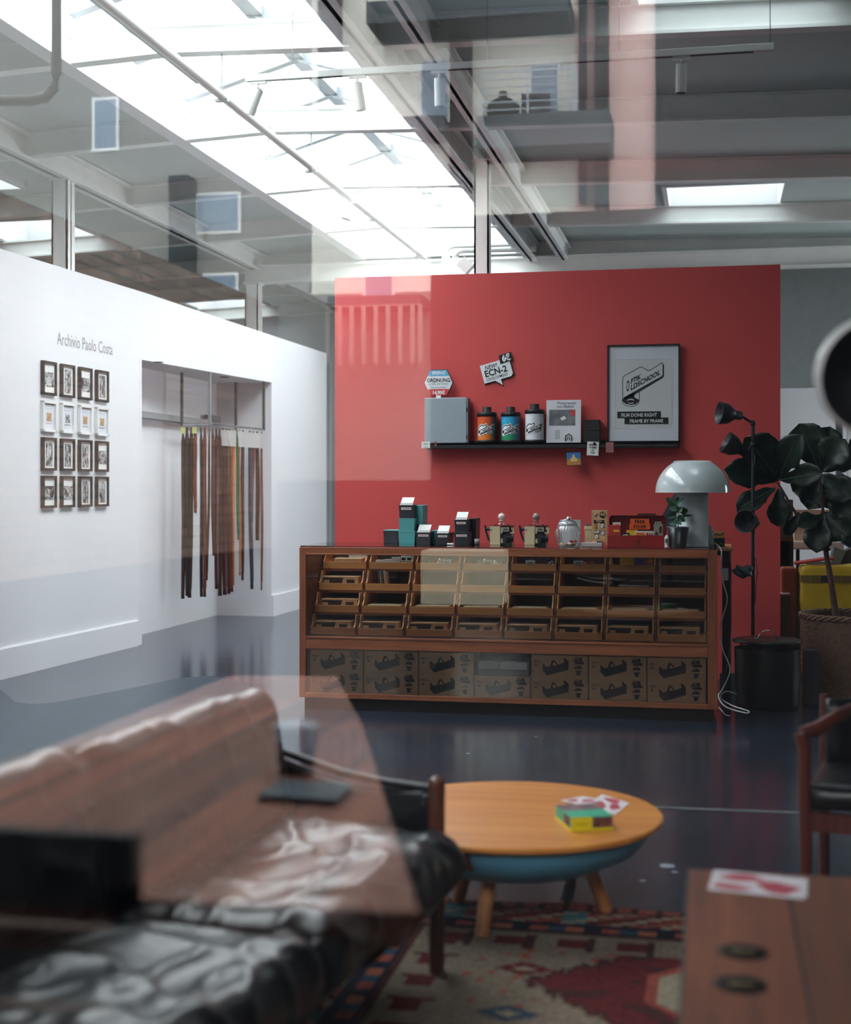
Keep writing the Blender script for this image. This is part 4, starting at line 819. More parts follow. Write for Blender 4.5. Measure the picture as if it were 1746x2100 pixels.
# cables down the cabinet side
def cable(pts, r, m, label, name='cable', Yc=None):
    P = [atY(x, y, Y_) for x, y, Y_ in pts]; Q = []
    for i in range(len(P) - 1):
        p0, p1, p2, p3 = P[max(i - 1, 0)], P[i], P[i + 1], P[min(i + 2, len(P) - 1)]
        for k in range(6):
            t = k / 6; Q.append(.5 * ((2 * p1) + (p2 - p0) * t + (2 * p0 - 5 * p1 + 4 * p2 - p3) * t * t + (3 * p1 - p0 - 3 * p2 + p3) * t ** 3))
    Q.append(P[-1])
    for q in Q: q.z = max(q.z, r + .001)
    b = MB(); b.tube(Q, r, 8, m); o = b.build(name, None, loc=Q[-1]); return tag(o, label, 'cable')
M_WCAB = mat('white_cable', (200, 200, 204), .4)
cable([(1452, 1114, 8.7), (1468, 1115, 8.7), (1480, 1130, 8.5), (1478, 1165, 8.45), (1485, 1200, 8.45), (1492, 1232, 8.45), (1478, 1285, 8.45), (1482, 1330, 8.42), (1498, 1372, 8.42), (1484, 1410, 8.4), (1474, 1428, 8.3), (1490, 1450, 8.25), (1530, 1462, 8.2), (1535, 1458, 8.2), (1500, 1446, 8.3), (1478, 1430, 8.45), (1490, 1418, 8.5), (1512, 1424, 8.5)], .0032, M_WCAB, 'white cable running from the mushroom lamp down to the floor', 'white_cable')
cable([(1478, 1114, 8.8), (1490, 1122, 8.6), (1499, 1150, 8.6), (1501, 1240, 8.6), (1497, 1330, 8.6), (1484, 1400, 8.5), (1476, 1440, 8.45)], .002, M_SHADE, 'thin grey cable hanging behind the white one', 'grey_cable')
cable([(1474, 1450, 8.35), (1483, 1460, 8.3), (1488, 1466, 8.3), (1498, 1468, 8.3)], .002, M_WCAB, 'short loose white cable end on the floor beside the counter', 'loose_cable')
b = MB(); b.box(0, .04, 0, .004, 0, .075); o = b.build('white_card', M_PAPER); p = atY(1481, 1190, 8.98); o.location = p; tag(o, 'white card hanging on the side desk frame beside the cables', 'card')
b = MB(); b.soft(.12, .1, .075, .035, (8, 8, 6), fn=lambda p, d: d * .008 * sin(p.x * 90 + p.z * 130)); o = b.build('plastic_bag', mat('blue_grey_film', (74, 92, 102), .25), weld=True); o.location = atY(1524, 1172, 9.15); tag(o, 'crumpled blue grey plastic bag hanging on the side desk', 'bag')
# ---------------------------------------------------------------- shelf and things on the red wall
SD = 0.13; SY = RY - SD
sx0 = onY(868, SY)[0]; sx1 = onY(1391, SY)[0]; sz = atY(1100, 908, SY).z
shelf = thing('wall_shelf', 'long black picture ledge with small hooks underneath on the red wall', 'shelf', (sx0, SY, sz))
b = MB(); b.box(0, sx1 - sx0, 0, SD - .001, -.012, 0); b.box(0, sx1 - sx0, 0, .008, -.036, 0.0); b.box(0, sx1 - sx0, SD - .012, SD - .001, -.036, .02); b.build('ledge', M_BLACK, shelf)
for px in (955, 962, 993, 1007, 1015, 1028, 1040, 1063, 1085, 1102, 1108, 1131, 1147, 1161, 1192):
    X = onY(px, SY)[0] - sx0; b = MB(); b.tube([(X, .004, -.034), (X, .0, -.05), (X, -.008, -.052), (X, -.01, -.044)], .0022, 6); b.build('hook', M_BLACK, shelf)
def spx(px, Y): return onY(px, Y)[0]
Y = SY + .015
# grey box
x0, x1 = spx(871, Y), spx(960, Y); h = atY(900, 816, Y).z - sz
gb = thing('grey_case', 'pale grey metal box with black hinges at the left end of the wall shelf', 'box', ((x0 + x1) / 2, Y, sz + .001)); w = x1 - x0
b = MB(); b.box(-w / 2, w / 2 - .008, 0, .1, 0, h); b.build('body', mat('pale_grey_metal', (148, 158, 166), .5), gb, bevel=.006)
b = MB(); b.box(w / 2 - .012, w / 2 - .004, -.003, .01, h * .08, h * .18); b.box(w / 2 - .012, w / 2 - .004, -.003, .01, h * .68, h * .78); b.build('hinge', M_BLACK, gb)
b = MB(); b.box(w / 2 - .007, w / 2, 0, .1, .004, h - .004); b.build('back_panel', mat('mid_grey_metal', (126, 130, 140), .5), gb)
# hexagon sign
p = atY(900, 785, Y + .03); s = 1 / ppx(Y + .03, 900)
hs = thing('hexagon_sign', 'hexagonal price sign in blue, white and red standing on the grey metal box', 'sign', (p.x, p.y, sz + h + .0015)); zc = p.z - (sz + h + .0015)
M_SBLU = mat('sign_blue', (88, 172, 212), .5); M_SRED = mat('sign_red', (204, 62, 62), .5); M_SW = mat('sign_white', (228, 230, 234), .5)
hexp = [(-30, 0), (-17, 27), (17, 27), (30, 0), (17, -27), (-17, -27)]; P = lambda q: [(a * s, c * s) for a, c in q]
b = MB(); b.prism(P(hexp), (.003, -.004, zc), XA, ZA, -.012, M_INK); b.build('board', None, hs)
b = MB(); b.prism(P([(-29, 0), (-17, 26), (17, 26), (29, 0), (17, -26), (-17, -26)]), (0, -.004, zc), XA, ZA, .002, M_SW)
b.prism(P([(-22.5, 14), (-17, 26), (17, 26), (22.5, 14)]), (0, -.006, zc), XA, ZA, .001, M_SBLU); b.prism(P([(-22.5, -13), (22.5, -13), (17, -26), (-17, -26)]), (0, -.006, zc), XA, ZA, .001, M_SRED)
b.text('BRING', 9.5 * s, (0, -.0075, zc + 17 * s), XA, ZA, M_SW, bold=.03, center=True, shear=.25); b.text('ORDNUNG', 11 * s, (0, -.007, zc + 1.5 * s), XA, ZA, M_INK, bold=.02, center=True, squeeze=.86)
b.text('IN DEIN FILM CHAOS', 5 * s, (0, -.007, zc - 4.5 * s), XA, ZA, M_INK, center=True, squeeze=.85); b.text('MIT SERIE & ZERTIFIZIERT', 2.8 * s, (0, -.007, zc - 11 * s), XA, ZA, M_INK, center=True, squeeze=.9) if 0 else b.box(-20 * s, 20 * s, -.0065, -.006, zc - 8.3 * s, zc - 8 * s, M_INK)
for k in range(9): b.box((-16 + k * 3.6) * s, (-13.4 + k * 3.6) * s, -.0065, -.006, zc - 11.2 * s, zc - 9.8 * s, M_SHADE)
b.text('14,90€', 10 * s, (0, -.0075, zc - 23.5 * s), XA, ZA, M_SW, bold=.04, center=True, squeeze=.92); b.build('printed_face', None, hs)
b = MB(); b.box(-5 * s, 5 * s, -.008, .01, 0, zc - 26 * s); b.build('foot', M_SW, hs)
# speech bubble sign on the wall
Y = RY - .012; p = atY(1020, 760, Y); s = 1 / ppx(Y, 1020)
bs_ = thing('speech_bubble_sign', 'tilted white speech bubble sign with a black price corner on the red wall', 'sign', p); a = radians(15); ux = Vector((cos(a), 0, sin(a))); uz = Vector((-sin(a), 0, cos(a)))
bub = [(-32, -19), (-32, 19), (30, 19), (30, -14), (25, -19), (3, -19), (4, -32), (-9, -19)]
b = MB(); b.prism(P([(x * 1.03 + .8, y * 1.05 - 1) for x, y in bub]), (0, .0, 0), ux, uz, -.011, M_INK); b.build('board', None, bs_)
b = MB(); b.prism(P(bub), (0, -.001, 0), ux, uz, .003, M_SW); O = Vector((0, -.0045, 0))
b.text('NEW!', 13 * s, O + ux * (-24 * s) + uz * (7 * s), ux, uz, M_INK, bold=.01, squeeze=.78, shear=.3); b.text('ECN-2', 18.5 * s, O + ux * (-27 * s) + uz * (-7 * s), ux, uz, M_INK, bold=.03, squeeze=.92); b.text('DEVELOPMENT', 7.6 * s, O + ux * (-26 * s) + uz * (-15.5 * s), ux, uz, M_INK, bold=.01, squeeze=.88)
b.build('printed_face', None, bs_)
b = MB(); b.prism(P([(10, 11), (11, 29), (38, 29), (37, 12)]), O + Vector((0, 0, 0)), ux, uz, .002, M_INK); b.text('6€', 18 * s, O + Vector((0, -.003, 0)) + ux * (16 * s) + uz * (14 * s), ux, uz, M_SW, bold=.04, squeeze=.85); b.build('price_corner', None, bs_)
# giant film cans
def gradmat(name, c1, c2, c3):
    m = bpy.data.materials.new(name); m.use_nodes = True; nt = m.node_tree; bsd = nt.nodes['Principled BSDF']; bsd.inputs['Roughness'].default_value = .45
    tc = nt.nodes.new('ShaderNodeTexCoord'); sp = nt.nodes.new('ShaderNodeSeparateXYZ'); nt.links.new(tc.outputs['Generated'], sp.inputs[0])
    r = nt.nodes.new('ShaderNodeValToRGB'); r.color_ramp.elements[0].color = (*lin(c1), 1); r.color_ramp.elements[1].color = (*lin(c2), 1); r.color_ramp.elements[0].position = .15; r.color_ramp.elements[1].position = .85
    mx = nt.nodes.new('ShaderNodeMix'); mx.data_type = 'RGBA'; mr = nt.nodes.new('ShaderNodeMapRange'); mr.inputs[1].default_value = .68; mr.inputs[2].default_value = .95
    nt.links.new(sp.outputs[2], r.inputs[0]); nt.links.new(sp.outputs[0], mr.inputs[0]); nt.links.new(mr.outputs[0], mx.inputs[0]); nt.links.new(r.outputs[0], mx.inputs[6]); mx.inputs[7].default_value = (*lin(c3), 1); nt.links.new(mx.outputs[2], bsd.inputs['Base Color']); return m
def can(px, pyt, label, body, sub, tall):
    Y = SY + .062; s = 1 / ppx(Y, px); t = thing('giant_film_can', label, 'film can', (spx(px, Y), Y, sz + .001), 0, 'oversized film cans on the shelf'); r = 20 * s; H = atY(px, pyt, Y).z - sz
    b = MB(); b.lathe([(0, 0), (r, 0), (r, 6 * s), (0, 6 * s)], n=40); b.build('base_cap', M_BLACK, t)
    ht = H - 14 * s
    b = MB(); b.lathe([(r * .97, 6 * s), (r * .97, ht - 6 * s)], n=48); cb_ = b.build('body', body, t)
    b = MB(); b.lathe([(0, ht - 6 * s), (r * 1.02, ht - 6 * s), (r * 1.02, ht + 1 * s), (r * .9, ht + 3 * s), (r * .46, ht + 4 * s), (r * .46, H), (0, H)], n=40); b.build('top_cap', M_BLACK, t)
    # logo badge wrapped on the front
    def wrap(pts, m, lift):
        b2 = MB(); b2.prism(pts, (0, 0, 0), XA, ZA, .0001, m); return b2
    b = MB(); cz_ = 6 * s + (ht - 12 * s) * .47
    bad = [(-19, -11), (-19, 3), (-15, 7), (-7, 11), (-3, 9), (3, 12), (4, 4), (19, 11), (19, -1), (9, -5), (9, -9), (-2, -13), (-6, -10), (-12, -15)]
    bad = [(-19, -12), (-19, 2), (-15, 7), (-8, 10), (-5, 8.5), (3, 12), (4, 4), (19, 10), (19.5, -3), (16, -8), (3, -12), (2, -9), (-10, -13), (-14, -15)]
    b.prism([(x * s, z * s) for x, z in bad], (0, 0, cz_), XA, ZA, .001, M_SW)
    b.prism([(x * s, z * s) for x, z in [(-17.5, -10), (-17.5, 1.5), (-14, 5.5), (-8, 8.5), (-5, 6.8), (2, 9.8), (2.8, 2), (-12, -5), (-12, -8)]], (0, -.001, cz_), XA, ZA, .001, M_INK)
    b.prism([(x * s, z * s) for x, z in [(-16, -1), (-13, 3.5), (-8, 6.3), (-5, 4.8), (.5, 7.4), (.8, 3.6), (-14, -3.5)]], (0, -.002, cz_), XA, ZA, .0006, M_SW)
    b.prism([(x * s, z * s) for x, z in [(-13, -12.5), (-8, -1.5), (18, 8.4), (18, -.5), (-9, -11.5)]], (0, -.001, cz_), XA, ZA, .001, M_INK)
    a = radians(21); ux = Vector((cos(a), 0, sin(a))); uz = Vector((-.15, 0, 1)); b.text('MOTION', 8.8 * s, (-11.2 * s, -.003, cz_ - 9.5 * s), ux, uz, M_SW, bold=.03, squeeze=.78)
    b.prism([(x * s, z * s) for x, z in [(3.5, -11), (4.5, -5.5), (18, -.8), (17.5, -6.5)]], (0, -.0015, cz_), XA, ZA, .001, M_INK); b.text(sub, 5.8 * s, (5.2 * s, -.0035, cz_ - 9.6 * s), ux, uz, M_SW, bold=.03, squeeze=.8)
    R_ = r * .97 + .0015
    import bmesh
    bmm = bmesh.new(); me_ = bpy.data.meshes.new('t'); me_.from_pydata([tuple(v) for v in b.v], [], b.f); me_.polygons.foreach_set('material_index', b.mi); bmm.from_mesh(me_)
    for q_ in range(-18, 19): bmesh.ops.bisect_plane(bmm, geom=bmm.verts[:] + bmm.edges[:] + bmm.faces[:], plane_co=(q_ * .005, 0, 0), plane_no=(1, 0, 0), dist=1e-7)
    b.v = [v.co.copy() for v in bmm.verts]; bmm.verts.index_update(); b.f = [[v.index for v in f_.verts] for f_ in bmm.faces]; b.mi = [f_.material_index for f_ in bmm.faces]; b.sm = [False] * len(b.f); bmm.free(); bpy.data.meshes.remove(me_)
    for i, v in enumerate(b.v):
        th = max(-1.35, min(1.35, v.x / R_)); rr = R_ - v.y - .0004; b.v[i] = Vector((rr * sin(th), -rr * cos(th), v.z))
    o = b.build('badge', None, cb_)
    return t
can(999, 835, 'giant orange film can with black caps, left of the three on the shelf', gradmat('orange_can', (222, 120, 40), (216, 84, 34), (34, 60, 70)), '250D', 0)
can(1048, 835, 'giant blue green film can with black caps, middle of the three on the shelf', gradmat('teal_can', (26, 140, 90), (50, 164, 210), (60, 70, 120)), '500T', 0)
can(1097, 829, 'giant white film can with black caps, right of the three on the shelf', mat('white_can', (214, 216, 222), .45), 'DXL-3', 1)
# magazine
Y = SY + .05; s = 1 / ppx(Y, 1156); w = 71 * s; h = 88 * s
mg = thing('magazine', 'white magazine with grey photo on its cover leaning on the wall shelf', 'magazine', (spx(1156, Y), Y, sz + .001)); mg.rotation_euler.x = -.06
b = MB(); b.box(-w / 2, w / 2, 0, .006, 0, h); b.build('pages', mat('magazine_white', (214, 214, 220), .4), mg)
b = MB(); b.box(-w * .42, w * .34, -.001, 0, h * .40, h * .775, mat('cover_photo', (70, 72, 76), .5, rgb2=(130, 132, 134), vscale=14)); b.prism([(-.1 * w, .57 * h), (.02 * w, .63 * h), (.08 * w, .56 * h), (-.04 * w, .52 * h)], (0, -.002, 0), XA, ZA, .0008, M_PAPER); b.box(w * .2, w * .33, -.002, -.001, h * .62, h * .76, M_SRED)
b.text('Masterclass', .036, (-w * .02, -.0015, h * .9), XA, ZA, M_SHADE, center=False, squeeze=.8, shear=.3) if 0 else None
b.text('Meisterwerke', .030, (-w * .2, -.0015, h * .90), XA, ZA, M_SHADE, squeeze=.82, shear=.3); b.text('aus Madrid', .030, (-w * .2, -.0015, h * .82), XA, ZA, M_SHADE, squeeze=.9, shear=.3)
b.text('g', .17, (w * .08, -.0015, h * .06), XA, ZA, M_INK, squeeze=.8) if 0 else None
b.tube([(w * .06, -.001, .03 * h), (w * .06, -.001, .16 * h), (w * .16, -.001, .2 * h), (w * .24, -.001, .15 * h), (w * .24, -.001, .03 * h)], .004, 6, M_INK); b.tube([(w * .12, -.001, .05 * h), (w * .12, -.001, .14 * h), (w * .18, -.001, .14 * h), (w * .18, -.001, .05 * h)], .002, 6, M_INK); b.box(-w * .02, w * .34, -.0012, 0, .085 * h, .09 * h, M_INK); b.box(-w * .25, -w * .1, -.0012, 0, h * .08, h * .3, mat('pale_print', (180, 182, 188), .6))
b.build('cover_print', None, mg)
# black boxes
Y = SY + .03; x0, x1 = spx(1197, Y), spx(1231, Y); hh = (atY(1210, 860, Y).z - sz) / 2 - .002
for k in range(2):
    b = MB(); b.box(-(x1 - x0) / 2 + .004 * k, (x1 - x0) / 2 - .002, 0, .09, 0, hh); o = b.build('black_film_box', mat('black_card', (26, 24, 26), .5), bevel=.003); o.location = ((x0 + x1) / 2, Y, sz + .001 + k * (hh + .001))
    tag(o, ['square black box on the wall shelf beside the magazine, under its twin', 'square black box on the wall shelf beside the magazine, stacked on its twin'][k], 'box', 'black boxes on the wall shelf')
# poster frame
Y = RY - .03; A = atY(1246, 708, Y); Bq = atY(1395, 907, Y); w = Bq.x - A.x; h = A.z - atY(1320, 908, Y).z + 0.0; zl = sz + .001; h = A.z - zl
pf = thing('framed_poster', 'black framed white poster with ribbon shaped lettering standing on the wall shelf', 'poster', (A.x, Y, zl))
b = MB(); t_ = .011
b.box(0, w, -.012, .015, 0, t_); b.box(0, w, -.012, .015, h - t_, h); b.box(0, t_, -.012, .015, 0, h); b.box(w - t_, w, -.012, .015, 0, h); b.build('frame', M_BLACK, pf)
M_MOUNT = mat('poster_mount', (206, 210, 218), .55); M_PRINT = mat('poster_sheet', (200, 204, 204), .6)
b = MB(); b.box(t_, w - t_, 0, .01, t_, h - t_); pm_ = b.build('mount', M_MOUNT, pf)
U = lambda x, y: ((x - 60) / 1480 * w, (2070 - y) / 1990 * h)   # zoom coordinates of the poster
b = MB(); x0, z0 = U(225, 1790); x1, z1 = U(1385, 380)
b.box(x0, x1, -.0012, 0, z0, z1, M_PRINT)
for q in ((x0, x1, z1 - .001, z1), (x0, x0 + .001, z0, z1)): b.box(q[0], q[1], -.0015, -.0012, q[2], q[3], M_SHADE)
def strip(pts, wd_, m=M_INK, y=-.0022):
    pts = [U(*p_) for p_ in pts]
    for (ax, az), (bx, bz) in zip(pts, pts[1:]):
        dx, dz = bx - ax, bz - az; L = math.hypot(dx, dz); nx, nz = -dz / L * wd_ / 2, dx / L * wd_ / 2; ex, ez = dx / L * wd_ * .3, dz / L * wd_ * .3
        b.raw([(ax + nx - ex, y, az + nz - ez), (ax - nx - ex, y, az - nz - ez), (bx - nx + ex, y, bz - nz + ez), (bx + nx + ex, y, bz + nz + ez)], [(0, 1, 2, 3)], m)
strip([(375, 1180), (375, 790), (385, 740), (420, 705), (740, 535), (790, 550), (895, 612), (930, 605), (1180, 458), (1198, 480)], .0045)
def pg(pts, m=M_INK, y=-.002): b.prism([U(*p_) for p_ in pts], (0, y, 0), XA, ZA, .0004, m)
pg([(1190, 480), (1218, 505), (1218, 730), (1190, 765), (640, 1085), (590, 1130), (380, 1190), (400, 1150), (1160, 735), (1190, 705)])
pg([(500, 1090), (615, 1060), (615, 1150), (660, 1180), (710, 1200), (700, 1240), (640, 1290), (545, 1308), (440, 1285), (378, 1235), (372, 1195), (450, 1130)])
pg([(455, 1230), (480, 1195), (540, 1180), (600, 1195), (620, 1230), (590, 1210), (540, 1200), (490, 1210)], M_PRINT, -.0028); pg([(480, 1245), (500, 1262), (545, 1270), (590, 1255), (600, 1245), (590, 1275), (545, 1285), (500, 1278)], M_PRINT, -.0028)
strip([(715, 1040), (712, 1240), (690, 1285), (620, 1325), (540, 1340), (450, 1325), (385, 1280), (366, 1235), (368, 1180)], .004)
sc_ = w / 1480; a = radians(28); ux = Vector((cos(a), 0, sin(a)))
def pt(x, y, yy=-.003): q = U(x, y); return Vector((q[0], yy, q[1]))
b.text('O', 330 * sc_, pt(448, 1045), Vector((cos(a), 0, sin(a) * .9)), ZA, M_INK, bold=.01, squeeze=.28)
b.text('PTIK', 150 * sc_, pt(535, 885), ux, Vector((.08, 0, 1)), M_INK, bold=.025, squeeze=.78); b.text('LDSCHOOL', 150 * sc_, pt(535, 1010), ux, Vector((.08, 0, 1)), M_INK, bold=.025, squeeze=.86)
x0, z0 = U(265, 1575); x1, z1 = U(1155, 1440); b.box(x0, x1, -.003, -.0022, z0, z1, M_INK); b.text('FILM DONE RIGHT', 100 * sc_, ((x0 + x1) / 2, -.0035, z0 + .010), XA, ZA, M_PRINT, bold=.025, center=True, squeeze=.88)
x0, z0 = U(413, 1698); x1, z1 = U(1308, 1568); b.box(x0, x1, -.003, -.0022, z0, z1, M_INK); b.text('FRAME BY FRAME', 100 * sc_, ((x0 + x1) / 2, -.0035, z0 + .010), XA, ZA, M_PRINT, bold=.025, center=True, squeeze=.88)
b.build('print', None, pm_)
# small cards
def wcard(px0, px1, py0, py1, Y, m, name, label, cat, fn=None, rot=0):
    A = atY(px0, py0, Y); B_ = atY(px1, py1, Y); w = B_.x - A.x; h = A.z - B_.z
    b = MB(); b.box(-w / 2, w / 2, 0, .002, -h, 0, m)
    if fn: fn(b, w, h)
    o = b.build(name, None); o.location = ((A.x + B_.x) / 2, Y, A.z); o.rotation_euler.y = rot; return tag(o, label, cat)
wcard(865, 882, 906, 919, SY - .004, M_PAPER, 'shelf_label', 'small white label clipped to the left end of the wall shelf', 'label', lambda b, w, h: [b.box(-w * .3, w * .3, -.001, 0, -h * z, -h * z + .004, M_SHADE) for z in (.3, .5, .85)])
wcard(891, 896, 906, 916, SY - .004, mat('amber_clip', (120, 66, 40), .4), 'amber_clip', 'small amber clip on the front edge of the wall shelf', 'clip')
def photo(b, w, h):
    b.box(-w * .46, w * .46, -.001, 0, -h * .5, -h * .04, mat('photo_sky', (60, 110, 170), .4)); b.box(-w * .46, w * .46, -.001, 0, -h * .96, -h * .5, mat('photo_sand', (176, 124, 60), .4))
    b.prism([(-w * .2, -h * .7), (w * .24, -h * .7), (w * .22, -h * .45), (w * .1, -h * .4), (w * .06, -h * .22), (0, -h * .14), (-w * .08, -h * .25), (-w * .1, -h * .4), (-w * .2, -h * .45)], (0, -.002, 0), XA, ZA, .0008, mat('photo_stone', (214, 180, 120), .4))
wcard(1161, 1192, 927, 955, SY + .01, M_INK, 'hanging_photo', 'small framed colour photo of a domed building hanging below the shelf', 'photo', photo, -.04)
b = MB(); b.tube([atY(1174, 921, SY), atY(1175, 924, SY), atY(1175, 928, SY + .01)], .002, 6); tag(b.build('photo_hook', M_CHROME, loc=atY(1175, 924, SY)), 'thin wire hook holding the small photo of a domed building', 'hook')
def sup(b, w, h):
    for k, tx in enumerate(('SUPPORT', 'WOMEN', 'IN', 'FILM')): b.text(tx, h * .2, (0, -.001, -h * (.30 + .19 * k)), XA, ZA, M_INK, bold=.02, center=True, squeeze=.72)
    b.cyl((w * .12, -.006, -h * .12), (w * .12, 0, -h * .12), .010, n=14, m=M_INK)
wcard(1205, 1229, 906, 934, SY - .006, M_PAPER, 'support_card', 'white card reading support women in film hanging from the shelf edge', 'card', sup, .05)
wcard(1243, 1259, 907, 928, SY - .004, mat('dusty_pink', (158, 96, 100), .7), 'pink_card', 'small dusty pink card hanging below the framed poster', 'card', lambda b, w, h: [b.box(-w * .4, w * .4, -.0006, 0, -h * z, -h * z + .001, M_SHADE) for z in (.3, .45, .6, .75)])

# ---------------------------------------------------------------- framed photographs on the gallery wall
M_PHO = []
for k in range(4):
    m = bpy.data.materials.new('grey_photograph'); m.use_nodes = True; nt = m.node_tree; bsd = nt.nodes['Principled BSDF']; bsd.inputs['Roughness'].default_value = .4
    tc = nt.nodes.new('ShaderNodeTexCoord'); oi = nt.nodes.new('ShaderNodeObjectInfo'); n = nt.nodes.new('ShaderNodeTexNoise'); n.noise_dimensions = '4D'; n.inputs['Scale'].default_value = (2.2, 3.5, 1.8, 2.8)[k]; n.inputs['Detail'].default_value = 6; n.inputs['Roughness'].default_value = .6; n.inputs['Distortion'].default_value = 1.2
    mu = nt.nodes.new('ShaderNodeMath'); mu.operation = 'MULTIPLY'; mu.inputs[1].default_value = 40; nt.links.new(oi.outputs['Random'], mu.inputs[0]); nt.links.new(mu.outputs[0], n.inputs['W']); nt.links.new(tc.outputs['Generated'], n.inputs['Vector'])
    r = nt.nodes.new('ShaderNodeValToRGB'); r.color_ramp.elements[0].position = .42; r.color_ramp.elements[0].color = (.012, .012, .012, 1); r.color_ramp.elements[1].position = .62; r.color_ramp.elements[1].color = (.6, .6, .61, 1); nt.links.new(n.outputs['Fac'], r.inputs[0]); nt.links.new(r.outputs[0], bsd.inputs['Base Color']); M_PHO.append(m)
M_SKIN = mat('warm_portrait', (120, 84, 60), .5, rgb2=(206, 170, 120), vscale=26)
colx = [(83, 117), (120, 154), (156, 187), (189, 218)]
rowy = [((741, 810), (747, 818), (754, 820), (760, 824)), ((822, 885), (827, 888), (830, 892), (832, 895)), ((897, 966), (900, 966), (902, 966), (905, 966)), ((975, 1043), (976, 1041), (977, 1039), (978, 1038))]
s_edges = [(onL(a, 850)[0], onL(c, 850)[0]) for a, c in colx]; FW = .205; sc0 = s_edges[0][0]; sc3 = s_edges[3][1]; pitch = ((sc3 - sc0) - FW) / 3
ztop = [onL(150, (741 + 760) / 2)[1], onL(150, 829)[1], onL(150, 901)[1], onL(150, 976.5)[1]]; zbot = [onL(150, 817)[1], onL(150, 890)[1], onL(150, 966)[1], onL(150, 1040)[1]]
desc = [['woman with wind blown hair', 'seated figure in profile', 'group of faces', 'busy street scene'], ['bright colour portrait and pink caption', 'small grey portrait', 'small warm portrait', 'small brown portrait'], ['pale sketchy picture', 'leaning figure with black headline', 'pale crowd', 'pale landscape'], ['couple on a bench', 'airy landscape', 'striped tall picture', 'tall dark figure']]
for r in range(4):
    for c in range(4):
        s0 = sc0 + c * pitch; zt_, zb2 = ztop[r], zbot[r]; h = zt_ - zb2; wht = r == 1
        rown = ['top', 'second', 'third', 'bottom'][r]; cn = ['first', 'second', 'third', 'fourth'][c]
        t = thing('picture_frame', '%s picture frame in the %s row of the gallery wall, %s from the left' % ('white' if wht else 'black', rown, cn), 'picture frame', LW(s0 + FW / 2, .001, zb2), 0, 'framed pictures on the gallery wall')
        t.rotation_euler.z = math.atan2(LD.y, LD.x) - 0.0
        q = FW / 2; tk = .018; b = MB()   # local x along wall, -y towards the room
        sgn = -1
        for x0, x1, z0, z1 in ((-q, q, 0, tk), (-q, q, h - tk, h), (-q, -q + tk, 0, h), (q - tk, q, 0, h)): b.box(x0, x1, -.026, 0, z0, z1)
        b.build('frame', M_WPLAST if wht else M_BLACK, t)
        b = MB(); b.box(-q + tk, q - tk, -.012, 0, tk, h - tk); mo_ = b.build('mount', mat('cool_mount', (206, 208, 216), .7) if wht else M_PAPER, t)
        b = MB()
        if wht: b.box(-.03, .035, -.014, -.012, h * .36, h * .62); m_ = M_SKIN if c != 1 else M_PHO[1]
        elif (r, c) in ((0, 1), (0, 3), (2, 0), (2, 1), (2, 2), (3, 2), (3, 3)): b.box(-q * .45, q * .52, -.014, -.012, h * .13, h * .84); m_ = M_PHO[(r + c) % 4]
        else: b.box(-q * .72, q * .74, -.014, -.012, h * .25, h * .68); m_ = M_PHO[(r * 2 + c) % 4]
        b.build('photograph', m_, mo_)
        if wht:
            b = MB(); b.box(-q + tk, q - tk, -.0135, -.012, h - tk - .008, h - tk, M_SHADE); b.box(-.045, .045, -.013, -.012, h * .27, h * .29, mat('caption_pink', (200, 130, 150), .6) if c == 0 else M_SHADE)
            for k in range(5): b.box(-q * .6 + k * .025, -q * .6 + k * .025 + .014, -.013, -.012, h * .76, h * .768, M_SHADE)
            b.build('caption', None, mo_)

# ---------------------------------------------------------------- strap rail in the niche
RNY = 12.9; RXB, RXF = onY(373, 12.9)[0], onY(430, 12.9)[0]; NEAR = atY(373, 868, RNY); zr = 1.97; FARY = J1.y - .12; XF2, XB2 = onY(541, FARY)[0], onY(484, FARY)[0]
rail = thing('strap_rail', 'grey hanging rack with four uprights across the white wall niche', 'rail', (RXB, RNY, 0))
b = MB(); b.cyl((0, 0, zr), (RXF - RXB, 0, zr), .010, n=10); b.cyl((RXF - RXB, 0, zr), (XF2 - RXB, FARY - RNY, zr), .010, n=10); b.cyl((0, 0, zr), (XB2 - RXB, FARY - RNY, zr), .010, n=10); b.build('rod', M_CHROME, rail)
b = MB(); b.box(-.12, -.08, J0.y - RNY + .02, FARY - RNY, zr + .03, zr + .09); b.build('back_rail', mat('rail_mid_grey', (140, 144, 146), .5), rail)
for x, y, m_ in ((0, 0, 0), (RXF - RXB, 0, 1), (XB2 - RXB, FARY - RNY, 0), (XF2 - RXB, FARY - RNY, 0)):
    b = MB(); b.box(x - .012, x + .012, y - .012, y + .012, zr - .01, NT - .001); b.build('upright', (mat('track_grey', (66, 70, 72), .5), mat('rail_mid_grey', (140, 144, 146), .5))[m_], rail)
q = onX(437, 862, NBX + .06); b = MB(); b.box(-.12, -.05, q.y - RNY - .2, q.y - RNY + .1, zr + .085, zr + .14); b.build('end_box', mat('dim_grey_box', (100, 104, 108), .5), rail)
M_ST = [mat('strap_dark_brown', (62, 34, 26), .45, var=.2, vscale=30), mat('strap_black', (34, 34, 40), .35), mat('strap_chestnut', (112, 54, 32), .45, var=.3, vscale=30), mat('strap_tan', (176, 112, 62), .5, var=.2, vscale=40), mat('strap_green', (28, 92, 62), .5), mat('strap_navy', (48, 52, 66), .5), mat('strap_oxblood', (70, 30, 26), .4)]
CN = ['dark brown', 'black', 'chestnut brown', 'tan', 'green', 'navy grey', 'oxblood']
